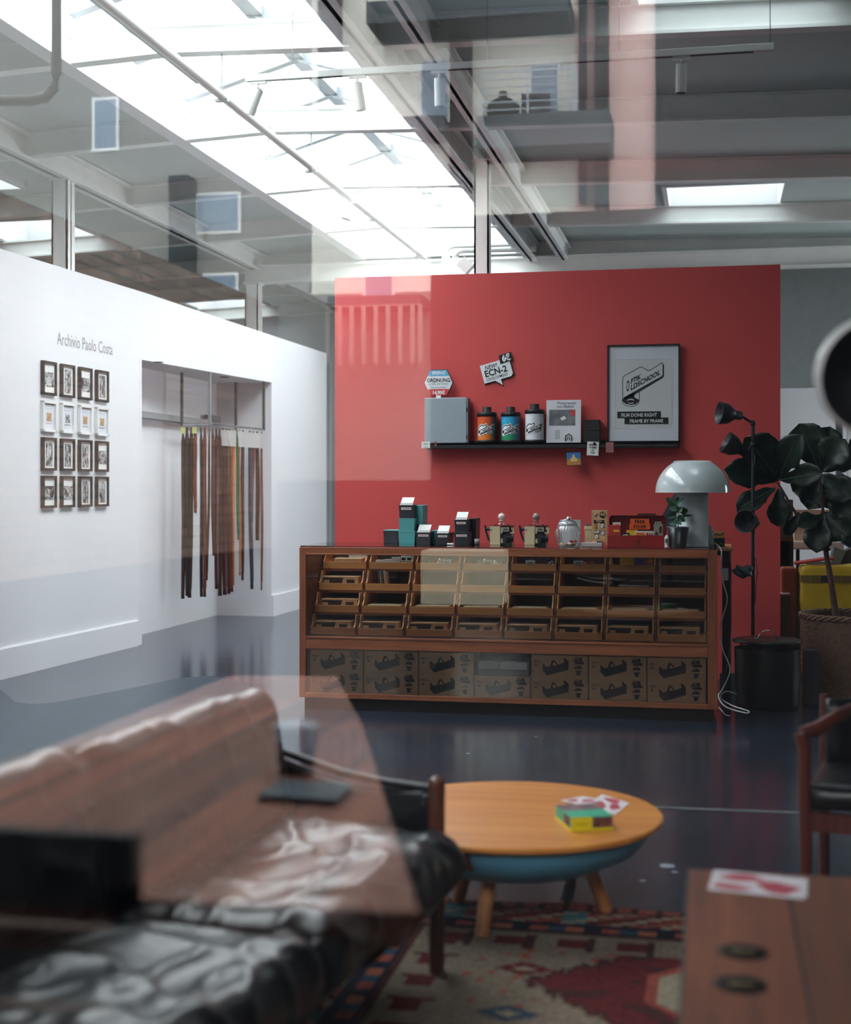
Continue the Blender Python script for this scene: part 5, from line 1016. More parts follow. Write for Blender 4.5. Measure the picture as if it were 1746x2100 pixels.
# px centre, bottom py, width px, material, where, has white card
SP = [(376, 1228, 7, 0, 'leftmost on the rail', 0), (384, 1222, 11, 1, 'second from the left on the rail', 0), (393, 1226, 9, 0, 'hanging behind the short chestnut one', 0), (400, 1052, 6, 2, 'hanging short at the left end of the rail', 0),
      (413, 1224, 6, 1, 'just right of the first gap', 0), (420, 1224, 7, 2, 'beside the black one after the first gap', 0), (430, 1190, 3, 0, 'thin, in the second gap', 0), (436, 1139, 5, 6, 'ending above its neighbours left of the dark bundle', 0),
      (444, 1208, 8, 6, 'at the left edge of the dark bundle', 0), (451, 1222, 8, 0, 'second in the dark bundle', 0), (458, 1220, 8, 6, 'in the middle of the dark bundle', 1), (465, 1218, 8, 0, 'fourth in the dark bundle', 1), (471, 1214, 7, 2, 'at the right edge of the dark bundle', 1),
      (479, 1200, 7, 3, 'mottled, beside the green one', 1), (486, 1107, 4, 4, 'single green one in the middle right', 0), (491, 1180, 4, 3, 'narrow, right of the green one', 1), (498, 1190, 6, 0, 'between the tan and the navy ones', 1), (512, 1208, 7, 5, 'alone before the last gap', 1),
      (520, 1070, 6, 2, 'ending short, looped at the right', 1), (528, 1108, 8, 6, 'looped, left of the rightmost one', 1), (537, 1210, 3, 2, 'rightmost and thinnest on the rail', 1)]
for px, pyb, wp, mi, where, cardf in SP:
    lo, hi = RNY, FARY
    if px >= 431:
        for _ in range(30):
            md = (lo + hi) / 2
            if onY(px, md)[0] > RXF + (XF2 - RXF) * (md - RNY) / (FARY - RNY): lo = md
            else: hi = md
    hp_ = atY(px, pyb, lo)
    zb2 = hp_.z; d_ = F / onY(px, hp_.y)[1]
    wm = wp / d_ ; L = zr - .03 - zb2
    t = thing('camera_strap', CN[mi] + ' leather camera strap, ' + where.replace(' on the rail', ''), 'strap', (hp_.x, hp_.y, zr), 0, 'camera straps on the niche rail'); t.rotation_euler.z = random.uniform(-.15, .25)
    b = MB(); n = 26; a0 = random.uniform(0, 6); lean = random.uniform(-.012, .012)
    for sgn_ in (0, 1):
        vs = []
        for k in range(n + 1):
            f = k / n; z = -.03 - f * L * (1 - .05 * sgn_); ww = wm / 2 * (1 if f > .06 else .5); tw = .35 * sin(a0 + f * 3.0) ; xx = lean * f * 2 + .003 * sin(a0 + f * 7); yy = (.004 + .012 * sin(pi * f)) * (1 if sgn_ else -1)
            vs += [(xx - ww * cos(tw), yy - ww * sin(tw), z), (xx + ww * cos(tw), yy + ww * sin(tw), z)]
        b.raw(vs, [(2 * k, 2 * k + 1, 2 * k + 3, 2 * k + 2) for k in range(n)], M_ST[mi], True)
    b.build('leather_band', None, t, solid=.003)
    b = MB(); b.tube([(0, 0, -.035), (.006, 0, -.015), (.008, 0, .008), (0, 0, .016), (-.008, 0, .008), (-.005, 0, -.002)], .0022, 6); b.build('ring', M_CHROME, t)
    if cardf:
        b = MB(); b.box(-.034, .034, -.026, -.024, -.20, -.045); b.build('white_card', M_PAPER, t)
    elif px in (376, 400): b = MB(); b.box(-.02, .025, -.026, -.024, -.09, -.03); b.build('yellow_tag', mat('pale_yellow', (220, 222, 140), .7), t)

# ---------------------------------------------------------------- track lights, pipes and cables under the roof
RLY = 7.35; A = atY(505, 158, RLY); Bq = atY(1588, 96, RLY)
tr = thing('ceiling_track', 'long white lighting track hanging across the hall below the beams', 'lighting track', (A.x, RLY, A.z))
b = MB(); b.box(0, Bq.x - A.x, -.018, .018, -.028, .008); tk_ = b.build('track', M_WPLAST, tr, bevel=.002); b = MB(); b.box(0.02, Bq.x - A.x - .1, -.010, .010, -.030, -.028); b.build('slot', M_BLACK, tk_)
for px in (600, 1000, 1270, 1580):
    X = spx(px, RLY) - A.x; b = MB(); b.cyl((X, 0, .008), (X, 0, zb(X + A.x) + .19 - A.z), .0025, n=6); b.build('wire', M_GREY, tr)
def spot(X, Y, z, dirv, label, L=.135, r=.028):
    t = thing('track_spotlight', label, 'spotlight', (X, Y, z), 0, 'spotlights on the tracks'); d = Vector(dirv).normalized()
    b = MB(); b.box(-.045, .045, -.012, .012, -.014, -.001); b.cyl((0, 0, -.014), (0, 0, -.045), .006, n=10); b.build('adapter', M_WPLAST, t)
    p = Vector((0, 0, -.05)); b = MB(); b.cyl(p - d * .01, p + d * L, r, n=28, m=M_WPLAST); b.cyl(p - d * .016, p - d * .01, r * .6, n=20, m=M_SHADE); b.cyl(p + d * (L - .001), p + d * (L + .001), r * .9, n=24, m=M_BLACK); b.build('lamp_head', None, t)
for px, dv, lb in ((530, (-.45, .1, -1), 'white cylinder spotlight tilted left at the left end of the track'), (733, (.12, .1, -1), 'white cylinder spotlight below the skylight, second on the track'), (902, (0, .1, -1), 'white cylinder spotlight before the balcony reflection, third on the track'), (1398, (-.02, .05, -1), 'white cylinder spotlight hanging at the right end of the track')):
    P_ = atY(px, 150, RLY); spot(P_.x, RLY, A.z - .029, dv, lb)
lx = -2.93; z3 = 3.75
b = MB(); b.cyl((0, 1.2, 0), (0, 14.4, 0), .028, n=14); 
lt = thing('long_conduit', 'long white round conduit running lengthwise under the skylight', 'conduit', (lx, 0, z3)); b.build('tube', mat('conduit_paint', (200, 202, 202), .35, metal=.2), lt)
b = MB(); b.box(-.05, -.02, 1.2, 7.9, -.01, .03); b.build('channel', M_BAR, lt)
for y in ROWS[:8]:
    if 1.2 < y < 14.4: b = MB(); b.cyl((0, y, .02), (0, y, zb(lx) - z3), .004, n=6); b.box(-.04, .04, y - .02, y + .02, -.035, -.03 + .01); b.build('hanger', M_GREY, lt)
P_ = onX(718, 412, lx); spot(P_.x, P_.y, z3 - .029, (-.25, -.1, -.8), 'round white spotlight hanging from the long conduit near the red wall', .10, .045)
b = MB(); pts = [atY(x, y, 10.9) for x, y in ((942, 268), (925, 275), (913, 300), (915, 330), (930, 352), (950, 372), (968, 396))]; b.tube(pts, .006, 8); tag(b.build('hanging_cable', M_SHADE, loc=pts[0]), 'thin loop of grey cable hanging beside the white steel column', 'cable')
b = MB(); pts = [onX(553, 258, lx - .02), onX(556, 268, lx - .05), onX(550, 290, lx - .02), onX(553, 320, lx)]; b.tube(pts, .006, 8); tag(b.build('short_cable', M_WCAB, loc=pts[0]), 'short white cable end dangling from the long conduit', 'cable')
for k, (pp) in enumerate((((915, 600), (915, 502), (1085, 496)), ((932, 600), (934, 512), (1100, 508)))):
    Y = 15.3 + k * .15; b = MB(); pts = [atY(x, y, Y) for x, y in pp]; c_ = pts[1]; a_ = c_ + Vector((0, 0, -.1)); d_ = c_ + Vector((.1, 0, 0)); b.tube([pts[0], a_, c_ + Vector((.02, 0, -.02)), d_, pts[2]], .045, 12)
    tag(b.build('heating_pipe', M_BEAM, loc=pts[0]), ['white bent pipe rising behind the red wall, nearer of the pair', 'white bent pipe rising behind the red wall, farther of the pair'][k], 'pipe', 'white pipes behind the red wall')
b = MB(); P_ = atY(956, 545, 11.3); b.M = Matrix.Translation(P_) @ Matrix.Rotation(.75, 4, 'Y'); b.box(-.05, .05, -.05, .05, -.05, .05); b.M = Matrix.Identity(4); b.bar(P_, P_ + Vector((.13, -.04, .03)), .02, .02); tag(b.build('white_sensor', M_WPLAST, loc=P_), 'small white tilted sensor box fixed to the steel column above the red wall', 'sensor')

b = MB(); d_ = 5.6; P = [camp((x - 873) / F * d_, d_, EYE + (HOR - y) / F * d_) for x, y in ((116, 150), (112, 180), (92, 200), (60, 206), (-175, 206), (-200, 195), (-208, 170))]; z9 = zb(P[0].x) + .19
pts = [Vector((P[0].x, P[0].y, z9))] + P + [Vector((P[-1].x, P[-1].y, z9))]; b.tube(pts, .021, 12)
tag(b.build('hanging_tube', mat('dark_steel', (34, 38, 40), .7, spec=.2), loc=pts[0]), 'dark bent metal tube hanging from the ceiling at the upper left', 'tube')
# ---------------------------------------------------------------- sofa
M_LEA = mat('black_leather', (14, 16, 21), .33, bump=.06, bscale=18, spec=.5)
M_ROSE = wood('rosewood', (104, 54, 36), (66, 32, 24), 'z', .35, 4, coat=.3)
C0 = camp(-.51, 4.26); ang = TH + math.atan2(-.945, -.33)
sofa = thing('leather_sofa', 'black tufted leather sofa with round wooden posts in the near left of the room', 'sofa', C0, ang)
def wr(amp, f, sd):
    f = f * .62
    def g(p, d):
        v = mnoise.noise(Vector((p.x * f, p.y * f * 1.6, p.z * f + sd))); w2 = 1 - abs(mnoise.noise(Vector((p.x * f * 1.9 + 7, p.y * f * 2.6, p.z * f * 2 + sd)))) * 2
        return d * (amp * v + amp * .8 * w2 ** 3 * .7)
    return g
SL = 2.1
for k in range(2):
    b = MB(); cx = .17 + .47 + k * .94; b.soft(.93, .66, .17, .075, (64, 48, 8), M_LEA, wr(.020, 6.0, k * 3.3), (cx, .395, .345)); b.build('seat_cushion', None, sofa, weld=True)
for k in range(2):
    cx = .11 + .5 + k * 1.0
    def lean(p, d, g=wr(.014, 5.0, k * 5 + 9)):
        return g(p, d) + Vector((0, 0, 0))
    b = MB(); b.M = Matrix.Translation((cx, .10, .545)) @ Matrix.Rotation(radians(12), 4, 'X')
    b.soft(1.0, .16, .47, .075, (56, 8, 36), M_LEA, lean); b.build('back_cushion', None, sofa, weld=True)
b = MB(); b.box(.06, SL, .02, .06, .2, .30); b.box(.1, SL, .56, .60, .19, .25); b.box(.12, .16, .05, .6, .19, .25); b.build('frame_rail', M_BLACK, sofa, bevel=.004)
b = MB(); b.cyl((.105, .61, 0), (.105, .61, .535), .022, .024, 20); b.sph((.105, .61, .535), .024, None, 14, (1, 1, .7)); b.build('post', M_ROSE, sofa)
b = MB(); b.cyl((.03, .0, 0), (.03, .0, .60), .024, .022, 20); b.build('post', M_ROSE, sofa)
b = MB(); b.cyl((SL, .61, 0), (SL, .61, .535), .022, .024, 20); b.build('post', M_ROSE, sofa)
b = MB(); vs = []; n = 14; m_ = 10      # sagging leather arm sling between the posts
for i in range(n + 1):
    f = i / n; x = .03 + .075 * f; y = .0 + .61 * f; zt_ = .60 - .09 * f - .055 * sin(pi * f) * .8; zl_ = .33 + .0 * f
    for j in range(m_ + 1): g = j / m_; vs.append((x + .02 * sin(pi * g) * sin(pi * f) + .006 * sin(f * 15 + g * 5), y, zt_ + (zl_ - zt_) * g))
b.raw(vs, [(i * (m_ + 1) + j, (i + 1) * (m_ + 1) + j, (i + 1) * (m_ + 1) + j + 1, i * (m_ + 1) + j + 1) for i in range(n) for j in range(m_)], M_LEA, True); o = b.build('arm_sling', M_LEA, sofa, solid=.02)
b = MB(); b.tube([(.03, .0, .603), (.05, .15, .57), (.07, .31, .535), (.09, .46, .52), (.105, .60, .515)], .013, 10); b.build('sling_edge', M_LEA, sofa)
# ---------------------------------------------------------------- coffee table
tc_ = camp(.285, 4.55); tc_.z = 0; ct = thing('coffee_table', 'low round wooden coffee table with a blue bowl shaped underside and splayed legs', 'table', tc_); R = .474; TZ2 = .318
M_BTOP = wood('table_top_wood', (220, 148, 72), (192, 116, 48), 'x', .35, 2.2, coat=.2)
b = MB(); b.lathe([(0, TZ2 - .022), (R - .012, TZ2 - .022), (R, TZ2 - .014), (R, TZ2 - .003), (R - .004, TZ2), (0, TZ2)], n=96, smooth=False); b.build('table_top', M_BTOP, ct)
b = MB(); b.lathe([(R - .03, TZ2 - .023), (R - .045, TZ2 - .055), (R * .82, .215), (R * .6, .165), (R * .3, .14), (0, .135)], n=72); b.build('bowl', mat('blue_enamel', (92, 158, 188), .4, var=.1, vscale=3), ct)
M_LEG = wood('leg_wood', (196, 128, 74), (160, 96, 54), 'z', .4, 3)
for px, py in ((988, 1922), (1245, 1870), (940, 1848), (None, None)):
    f = onZ(px, py, 0) - tc_ if px else (camp(.50, 4.87) - tc_); f.z = 0; d = f.normalized(); b = MB(); b.cyl(f + Vector((0, 0, .0)), d * (f.length * .72) + Vector((0, 0, .215)), .021, .026, 18); b.build('leg', M_LEG, ct)
    b = MB(); q = d * (R - .035); b.bar(q + Vector((0, 0, TZ2 - .023)), q * .93 + Vector((0, 0, TZ2 - .085)), .035, .014, up=d); b.build('bracket', M_ROSE, ct)
# flyers and puzzle box on the coffee table
M_FLY = mat('flyer_white', (216, 210, 214), .5); M_FRED = mat('flyer_red', (176, 62, 80), .5)
def flyer(name, corners, Z, label, blobs, cat='flyer'):
    """corners: four pixels of a sheet lying at height Z"""
    P_ = [onZ(x, y, Z) for x, y in corners]; c_ = sum(P_, Vector()) / 4; ux = P_[1] - P_[0]; uy = P_[3] - P_[0]; b = MB(); o_ = P_[0] - c_; o_.z = 0
    b.prism([(0, 0), (1, 0), (1, 1), (0, 1)], o_, ux, uy, .0012 if ux.cross(uy).z > 0 else -.0012, M_FLY)
    for bl in blobs: b.raw([o_ + ux * (bl[0] + bl[2] * cos(a) * (1 + .2 * sin(3 * a + bl[0] * 9))) + uy * (bl[1] + bl[3] * sin(a) * (1 + .2 * cos(2 * a + 5 * bl[1]))) + Vector((0, 0, .0016)) for a in [2 * pi * k / 20 for k in range(20)]], [tuple(range(20))], M_FRED)
    o = b.build(name, None); o.location = (c_.x, c_.y, Z + .0012); return tag(o, label, cat)
flyer('red_flyer', [(1205, 1652), (1262, 1672), (1322, 1662), (1235, 1630)], TZ2, 'red and white flyer partly under the colourful box on the coffee table', [(.3, .3, .22, .2), (.75, .45, .18, .2), (.5, .8, .28, .14)])
flyer('red_flyer', [(1150, 1643), (1190, 1652), (1240, 1642), (1196, 1634)], TZ2 + .0015, 'second red and white flyer peeking out left behind the box on the coffee table', [(.3, .3, .2, .2), (.7, .6, .22, .2)])
q = [onZ(1172, 1706, TZ2), onZ(1257, 1702, TZ2)]; wv = q[1] - q[0]; w = wv.length; az = math.atan2(wv.y, wv.x); s = 1 / (F / 4.2)
bx = thing('puzzle_box', 'small green and yellow printed box on the coffee table', 'box', q[0] + Vector((0, 0, .001)), az)
dpt = .17; hh = .043; M_GB = mat('box_green', (62, 172, 138), .4); M_YB = mat('box_yellow', (222, 204, 28), .4)
b = MB(); b.box(0, w, 0, dpt, .006, hh, M_GB); b.box(-.002, w + .002, -.002, dpt + .002, 0, .008, M_YB); b.box(0.0, w * .5, -.0015, 0, .008, hh - .001, M_YB); b.box(w * .52, w * .99, -.0015, 0, .009, hh - .003, mat('box_photo', (150, 84, 66), .5, rgb2=(44, 40, 52), vscale=40)); b.box(.0, w, dpt * .52, dpt * .98, hh, hh + .001, mat('box_photo_dark', (48, 42, 60), .5, rgb2=(160, 120, 120), vscale=18)); b.box(-.0015, 0, dpt * .1, dpt * .45, .009, hh - .004, MT['box_photo']); b.box(w * .12, w * .38, -.002, -.0015, .02, .022, M_INK); b.build('carton', None, bx)
# ---------------------------------------------------------------- near right wooden table with stickers
Z = .50; c1 = onZ(1410, 1781, Z); M_WAL = wood('walnut_planks', (140, 76, 44), (92, 48, 30), 'y', .62, 2.0, planks=(0, .21, .03))
wt = thing('walnut_table', 'walnut plank table with two dark oval stickers in the near right corner', 'table', (c1.x, c1.y, 0)); Lx, Ly = 1.3, 1.45
b = MB(); b.box(0, Lx, -Ly, 0, Z - .035, Z); b.build('table_top', M_WAL, wt, bevel=.004)
for x, y in ((.05, -.06), (Lx - .05, -.06), (.05, -Ly + .06), (Lx - .05, -Ly + .06)): b = MB(); b.box(x - .025, x + .025, y - .025, y + .025, 0, Z - .035); b.build('leg', M_BLACK, wt)
b = MB(); b.box(0.0, Lx, -.04, -.01, Z - .12, Z - .035); b.box(0.01, .03, -Ly, 0, Z - .12, Z - .035); b.build('apron', M_WAL, wt)
for px, py in ((1524, 1953), (1519, 2020)):
    p = onZ(px, py, Z) - Vector((c1.x, c1.y, 0)); b = MB(); b.lathe([(0, .001), (.047, .001), (.047, .0016), (0, .0016)], p, 36, M_INK); b.lathe([(0, .0018), (.040, .0018), (.040, .002), (0, .002)], p, 36, mat('sticker_dark', (40, 34, 26), .8, spec=.1))
    b.text('films', .022, p + Vector((0, -.006, .0024)), XA, YA, mat('sticker_gold', (150, 128, 84), .5), bold=.02, center=True, shear=.2); b.build('sticker', None, wt)
flyer('pink_flyer', [(1452, 1826), (1650, 1846), (1664, 1803), (1463, 1789)], Z, 'white flyer with pink blotches lying on the walnut table', [(.22, .25, .2, .16), (.33, .8, .24, .18), (.72, .42, .22, .28)])
flyer('pink_flyer', [(1456, 1822), (1656, 1842), (1667, 1800), (1466, 1786)], Z - .0008, 'white flyer lying just under the pink blotched one on the walnut table', [])
# ---------------------------------------------------------------- armchair at the right edge
d0 = 4.25; M_RW = wood('dark_red_wood', (92, 40, 30), (58, 24, 20), 'z', .35, 4, coat=.3)
def cz2(py, d): return EYE - (py - HOR) * d / F
p = camp((1654 - 873) / F * d0, d0); ac_ = thing('armchair', 'dark red wooden armchair with black leather seat at the right edge', 'chair', p, TH - .38)
zt_ = cz2(1505, d0)
b = MB(); b.tube([(0, 0, 0), (.0, 0, .3), (-.006, 0, zt_ - .04), (-.012, 0, zt_)], [.017, .019, .019, .024], 14); b.build('leg', M_RW, ac_)
b = MB(); b.tube([(0, .5, 0), (.0, .5, .3), (.0, .52, zt_ + .05)], .018, 14); b.build('leg', M_RW, ac_)
b = MB(); b.tube([(.56, 0, 0), (.56, 0, .3), (.56, 0, zt_)], .018, 14); b.build('leg', M_RW, ac_)
b = MB(); b.tube([(.56, .5, 0), (.56, .52, zt_ + .05)], .018, 14); b.build('leg', M_RW, ac_)
b = MB(); b.tube([(-.014, -.005, zt_), (.03, .02, zt_ + .015), (.08, .08, zt_ + .045), (.14, .2, zt_ + .06), (.2, .38, zt_ + .065), (.3, .48, zt_ + .07), (.5, .5, zt_ + .07), (.58, .3, zt_ + .04), (.57, 0, zt_)], .022, 12); b.build('arm_rail', M_RW, ac_)
b = MB(); b.box(.005, .56, -.01, .02, .33, .385); b.box(-.012, .012, 0, .5, .33, .385); b.box(.0, .56, .49, .51, .33, .385); b.build('seat_frame', M_RW, ac_)
b = MB(); b.soft(.58, .55, .075, .035, (20, 20, 4), M_LEA, wr(.006, 5, 2), (.285, .26, .43)); b.build('seat_cushion', None, ac_, weld=True)
b = MB(); vs = []
for i in range(13):
    f = i / 12; x = .02 + .54 * f; y = .40 + .12 * sin(pi * f)
    for j in range(5): g = j / 4; vs.append((x, y, .46 + (zt_ + .05 - .46) * g))
b.raw(vs, [(i * 5 + j, (i + 1) * 5 + j, (i + 1) * 5 + j + 1, i * 5 + j + 1) for i in range(12) for j in range(4)], M_LEA, True); b.build('backrest', mat('dark_back_leather', (40, 38, 38), .4), ac_, solid=.02)
# ---------------------------------------------------------------- rug
def rug():
    Y1 = 4.6; Y0 = 1.9; X0 = -1.18; X1 = 1.25; nx, ny = 220, 245; me = bpy.data.meshes.new('persian_rug')
    vs = []; fs = []; cx, cy = (X0 + X1) / 2, (Y0 + Y1) / 2
    for j in range(ny + 1):
        for i in range(nx + 1):
            x = X0 + (X1 - X0) * i / nx; y = Y0 + (Y1 - Y0) * j / ny; e = 0
            if j == ny: y += .012 * sin(i * .12) + .006 * sin(i * .31)
            vs.append((x - cx, y - cy, .003 + (.004 * max(0, sin(i * .12)) if j > ny - 3 else 0)))
    for j in range(ny):
        for i in range(nx): fs.append((j * (nx + 1) + i, j * (nx + 1) + i + 1, (j + 1) * (nx + 1) + i + 1, (j + 1) * (nx + 1) + i))
    me.from_pydata(vs, [], fs); PAL = {'beige': (150, 134, 118), 'red': (112, 46, 48), 'rose': (168, 88, 76), 'blue': (62, 84, 104), 'navy': (40, 42, 60), 'orange': (188, 112, 84), 'teal': (86, 128, 136), 'brown': (84, 52, 50), 'cream': (176, 162, 140)}
    PL = {k: lin(v) for k, v in PAL.items()}; ca = me.color_attributes.new('knots', 'FLOAT_COLOR', 'CORNER'); dat = []
    rnd = random.Random(3); MX, MY = .06, 3.87
    for j in range(ny):
        for i in range(nx):
            x = X0 + (X1 - X0) * (i + .5) / nx; y = Y0 + (Y1 - Y0) * (j + .5) / ny; e = min(x - X0, X1 - x, Y1 - y, y - Y0)
            k = 'beige'; u = (x if e in (Y1 - y, y - Y0) else y)
            if e < .05: k = 'rose' if int(u * 40) % 3 else 'brown'
            elif e < .07: k = 'navy'
            elif e < .20: k = 'cream' if (int(u * 26) + int(e * 40)) % 4 == 0 else ('teal' if int(u * 13) % 5 == 0 else ('rose' if int(u * 30 + e * 60) % 3 else 'brown'))
            elif e < .215: k = 'navy'
            elif e < .29: k = ('blue', 'orange', 'navy', 'rose')[int(u * 18) % 4] if abs(e - .252) < .022 else 'navy'
            elif e < .305: k = 'brown'
            elif e < .33: k = 'beige'
            elif e < .46: k = ('red' if (int(u * 22) % 4 in (0, 3)) and abs(e - .395) < .04 else ('brown' if int(u * 44) % 8 == 1 else 'beige'))
            else:
                dx = abs(x - MX); dy = abs(y - MY); m_ = max(dx / .60 + dy / .62, dy / .34) + .05 * ((int(dx * 34)) % 2) + .035 * ((int(dx * 40) + int(dy * 40)) % 2)
                if (dx < .2 and dy < .19 and dx + dy < .30): k = 'cream' if not (dx < .02 and dy < .09 or dy < .02 and dx < .10) else 'red'
                elif dx < .23 and dy < .22 and dx + dy < .34: k = 'rose'
                elif m_ < .95: k = 'red' if mnoise.noise(Vector((x * 12, y * 12, 0))) < .25 else 'brown'
                elif m_ < 1.0: k = 'brown'
                else:
                    gx, gy = (x * 2.9) % 1 - .5, (y * 2.9) % 1 - .5; dd = abs(gx) + abs(gy) * 1.6; q_ = (int(x * 2.9 + 50) * 7 + int(y * 2.9) * 13) % 4
                    if dd < .10: k = 'cream'
                    elif dd < .26: k = ('orange', 'navy', 'blue', 'red')[q_]
                    elif mnoise.noise(Vector((x * 20, y * 20, 4))) > .42: k = 'rose'
                if y < 3.46: k = 'brown' if y > 3.44 else ('beige' if y > 3.38 and (int(x * 26)) % 3 else k)
                if y < 3.40 and (x * 2.1 + .25) % 1 < .6 and y < 3.22 + .13 * sin((x * 2.1 + .25) % 1 / .6 * pi): k = 'orange' if y > 3.20 else 'teal'
            c = PL[k]; f = .72 * rnd.uniform(.75, 1.15) * (1 - .12 * ((i // 2 + j) % 3 == 0)); dat += [c[0] * f, c[1] * f, c[2] * f, 1] * 4
    ca.data.foreach_set('color', dat)
    m = bpy.data.materials.new('knotted_wool'); m.use_nodes = True; nt = m.node_tree; bsd = nt.nodes['Principled BSDF']; bsd.inputs['Roughness'].default_value = .95; bsd.inputs['Specular IOR Level'].default_value = .1
    at = nt.nodes.new('ShaderNodeVertexColor'); at.layer_name = 'knots'; nt.links.new(at.outputs[0], bsd.inputs['Base Color']); me.materials.append(m)
    o = bpy.data.objects.new('persian_rug', me); col.objects.link(o); o.location = (cx, cy, 0); tag(o, 'worn red and beige Persian rug under the coffee table', 'rug')
rug()
# ---------------------------------------------------------------- dome lamp at the right edge
d = 2.9; p = camp((1792 - 873) / F * d, d, EYE + (1000 - 768) / F * d); al = thing('arc_lamp', 'dark domed lamp shade with bright rim hanging at the right edge', 'lamp', (p.x, p.y, 0))
mdir = camp(.02, -.95, -.18).normalized(); R = .118
RM = Matrix.Translation((0, 0, p.z)) @ (-mdir).to_track_quat('Z', 'Y').to_matrix().to_4x4()
b = MB(); b.M = RM; b.lathe([(R * sin(a), -.03 + .14 * cos(a)) for a in [.02 + k * .155 for k in range(11)]], n=48); b.build('shade_inside', mat('dark_shade_inside', (22, 18, 20), .5), al)
b = MB(); b.M = RM; b.lathe([((R + .007) * sin(a), -.03 + .15 * cos(a)) for a in [.02 + k * .155 for k in range(11)]] + [(R * .99, -.033)], n=48); b.build('outer_shell', mat('shell_white', (222, 222, 224), .3), al)
b = MB(); b.M = RM; b.cyl((0, 0, .13), (0, 0, .2), .02, n=14); b.M = Matrix.Identity(4); q = RM @ Vector((0, 0, .2)); b.tube([q, q + Vector((.12, .02, .12)), q + Vector((.4, .05, .1)), (1.0, .4, 1.55), (1.2, .6, .8), (1.2, .6, .02)], .011, 10); b.build('arm', M_CHROME, al)
b = MB(); b.lathe([(0, .001), (.17, .001), (.17, .03), (0, .035)], (1.2, .6, 0), 32); b.build('base', M_BLACK, al)
# ---------------------------------------------------------------- right background: bin, lamp, plant, storage
Y = 8.75; pc = onZ(1574, 1448, 0); bn = thing('waste_bin', 'round black bin with flat lid and thin metal handle beside the counter', 'bin', pc); dd = onY(1574, pc.y)[1]; s = dd / F
M_BIN = mat('bin_black', (34, 32, 30), .45); R = 66 * s; H = EYE - (1312 - HOR) * s
b = MB(); b.lathe([(0, .002), (R * .92, .002), (R * .96, .02), (R, H - .05)], n=48); b.build('bucket', M_BIN, bn)
b = MB(); b.lathe([(0, H - .012), (R * 1.06, H - .012), (R * 1.06, H), (R * .98, H + .006), (0, H + .01)], n=48); bl_ = b.build('lid', mat('lid_charcoal', (52, 50, 46), .35), bn)
for k in range(3): a = 2 * pi * k / 3 + .4; b = MB(); b.box(R * .97 * cos(a) - .008, R * .97 * cos(a) + .008, R * .97 * sin(a) - .008, R * .97 * sin(a) + .008, H - .06, H - .012); b.build('lid_support', M_BIN, bn)
b = MB(); b.tube([(-.075, -.02, H + .010), (-.055, -.02, H + .012), (-.045, -.02, H + .04), (-.015, -.02, H + .06), (.02, -.02, H + .06), (.048, -.02, H + .038), (.055, -.02, H + .012), (.075, -.02, H + .010)], .0035, 8); b.build('handle', M_CHROME, bl_)
b = MB(); b.box(0, .1, 0, .12, 0, .34); o = b.build('slim_box', mat('slim_box_grey', (52, 54, 60), .4), bevel=.004); o.location = (pc.x + R * 1.12, pc.y + .1, .0); tag(o, 'slim dark grey box standing on the floor right of the bin', 'box')
b = MB(); b.box(0, .012, 0, .3, 0, .3); b.box(-.1, 0, 0, .02, 0, .12); o = b.build('leaning_panel', mat('panel_violet_grey', (72, 74, 90), .35)); o.location = onZ(1508, 1418, 0); tag(o, 'thin grey panel leaning between the counter and the bin', 'panel')
# floor lamp with three black heads
Y = 9.55; P_ = atY(1545, 900, Y); fl = thing('floor_lamp', 'black floor lamp with three bell shaped heads against the red wall', 'floor lamp', (P_.x, Y, 0)); s = 1 / ppx(Y, 1545)
M_LB = mat('lamp_black', (40, 40, 46), .38); ztop = atY(1545, 862, Y).z
b = MB(); b.lathe([(0, .001), (.13, .001), (.13, .02), (.02, .03), (.012, .05)], n=32); b.build('base', M_LB, fl)
b = MB(); b.cyl((0, 0, .03), (0, 0, ztop), .0125, n=14); b.tube([(.015, 0, .9), (.03, 0, .8), (.02, 0, .75), (.014, 0, .6)], .003, 6); b.build('pole', M_LB, fl)
def head(px, py, dv, joint):
    c = atY(px, py, Y) - Vector((P_.x, Y, 0)); c.y = -.07; d_ = Vector(dv).normalized(); q = d_.to_track_quat('Z', 'Y').to_matrix().to_4x4()
    b = MB(); b.M = Matrix.Translation(c) @ q; r = 23 * s; b.lathe([(.0, -.10), (r * .38, -.10), (r * .42, -.055), (r * .55, -.045), (r * .9, -.005), (r, .045), (r * 1.04, .055), (r * 1.0, .055), (r * .86, -.0), (0, -.03)], n=32)
    b.M = Matrix.Identity(4); tail = c - d_ * .095; j = Vector((0, 0, joint)); b.tube([tail, tail * .5 + j * .5, j], .009, 8); b.sph(tail, .017, None, 10); b.sph(j, .02, None, 10); b.build('lamp_head', M_LB, fl)
head(1491, 850, (-1, -.35, .12), ztop - .02); head(1503, 915, (-1, -.25, .55), ztop - .16); head(1536, 1070, (-.55, -1, .1), atY(1545, 1062, Y).z)
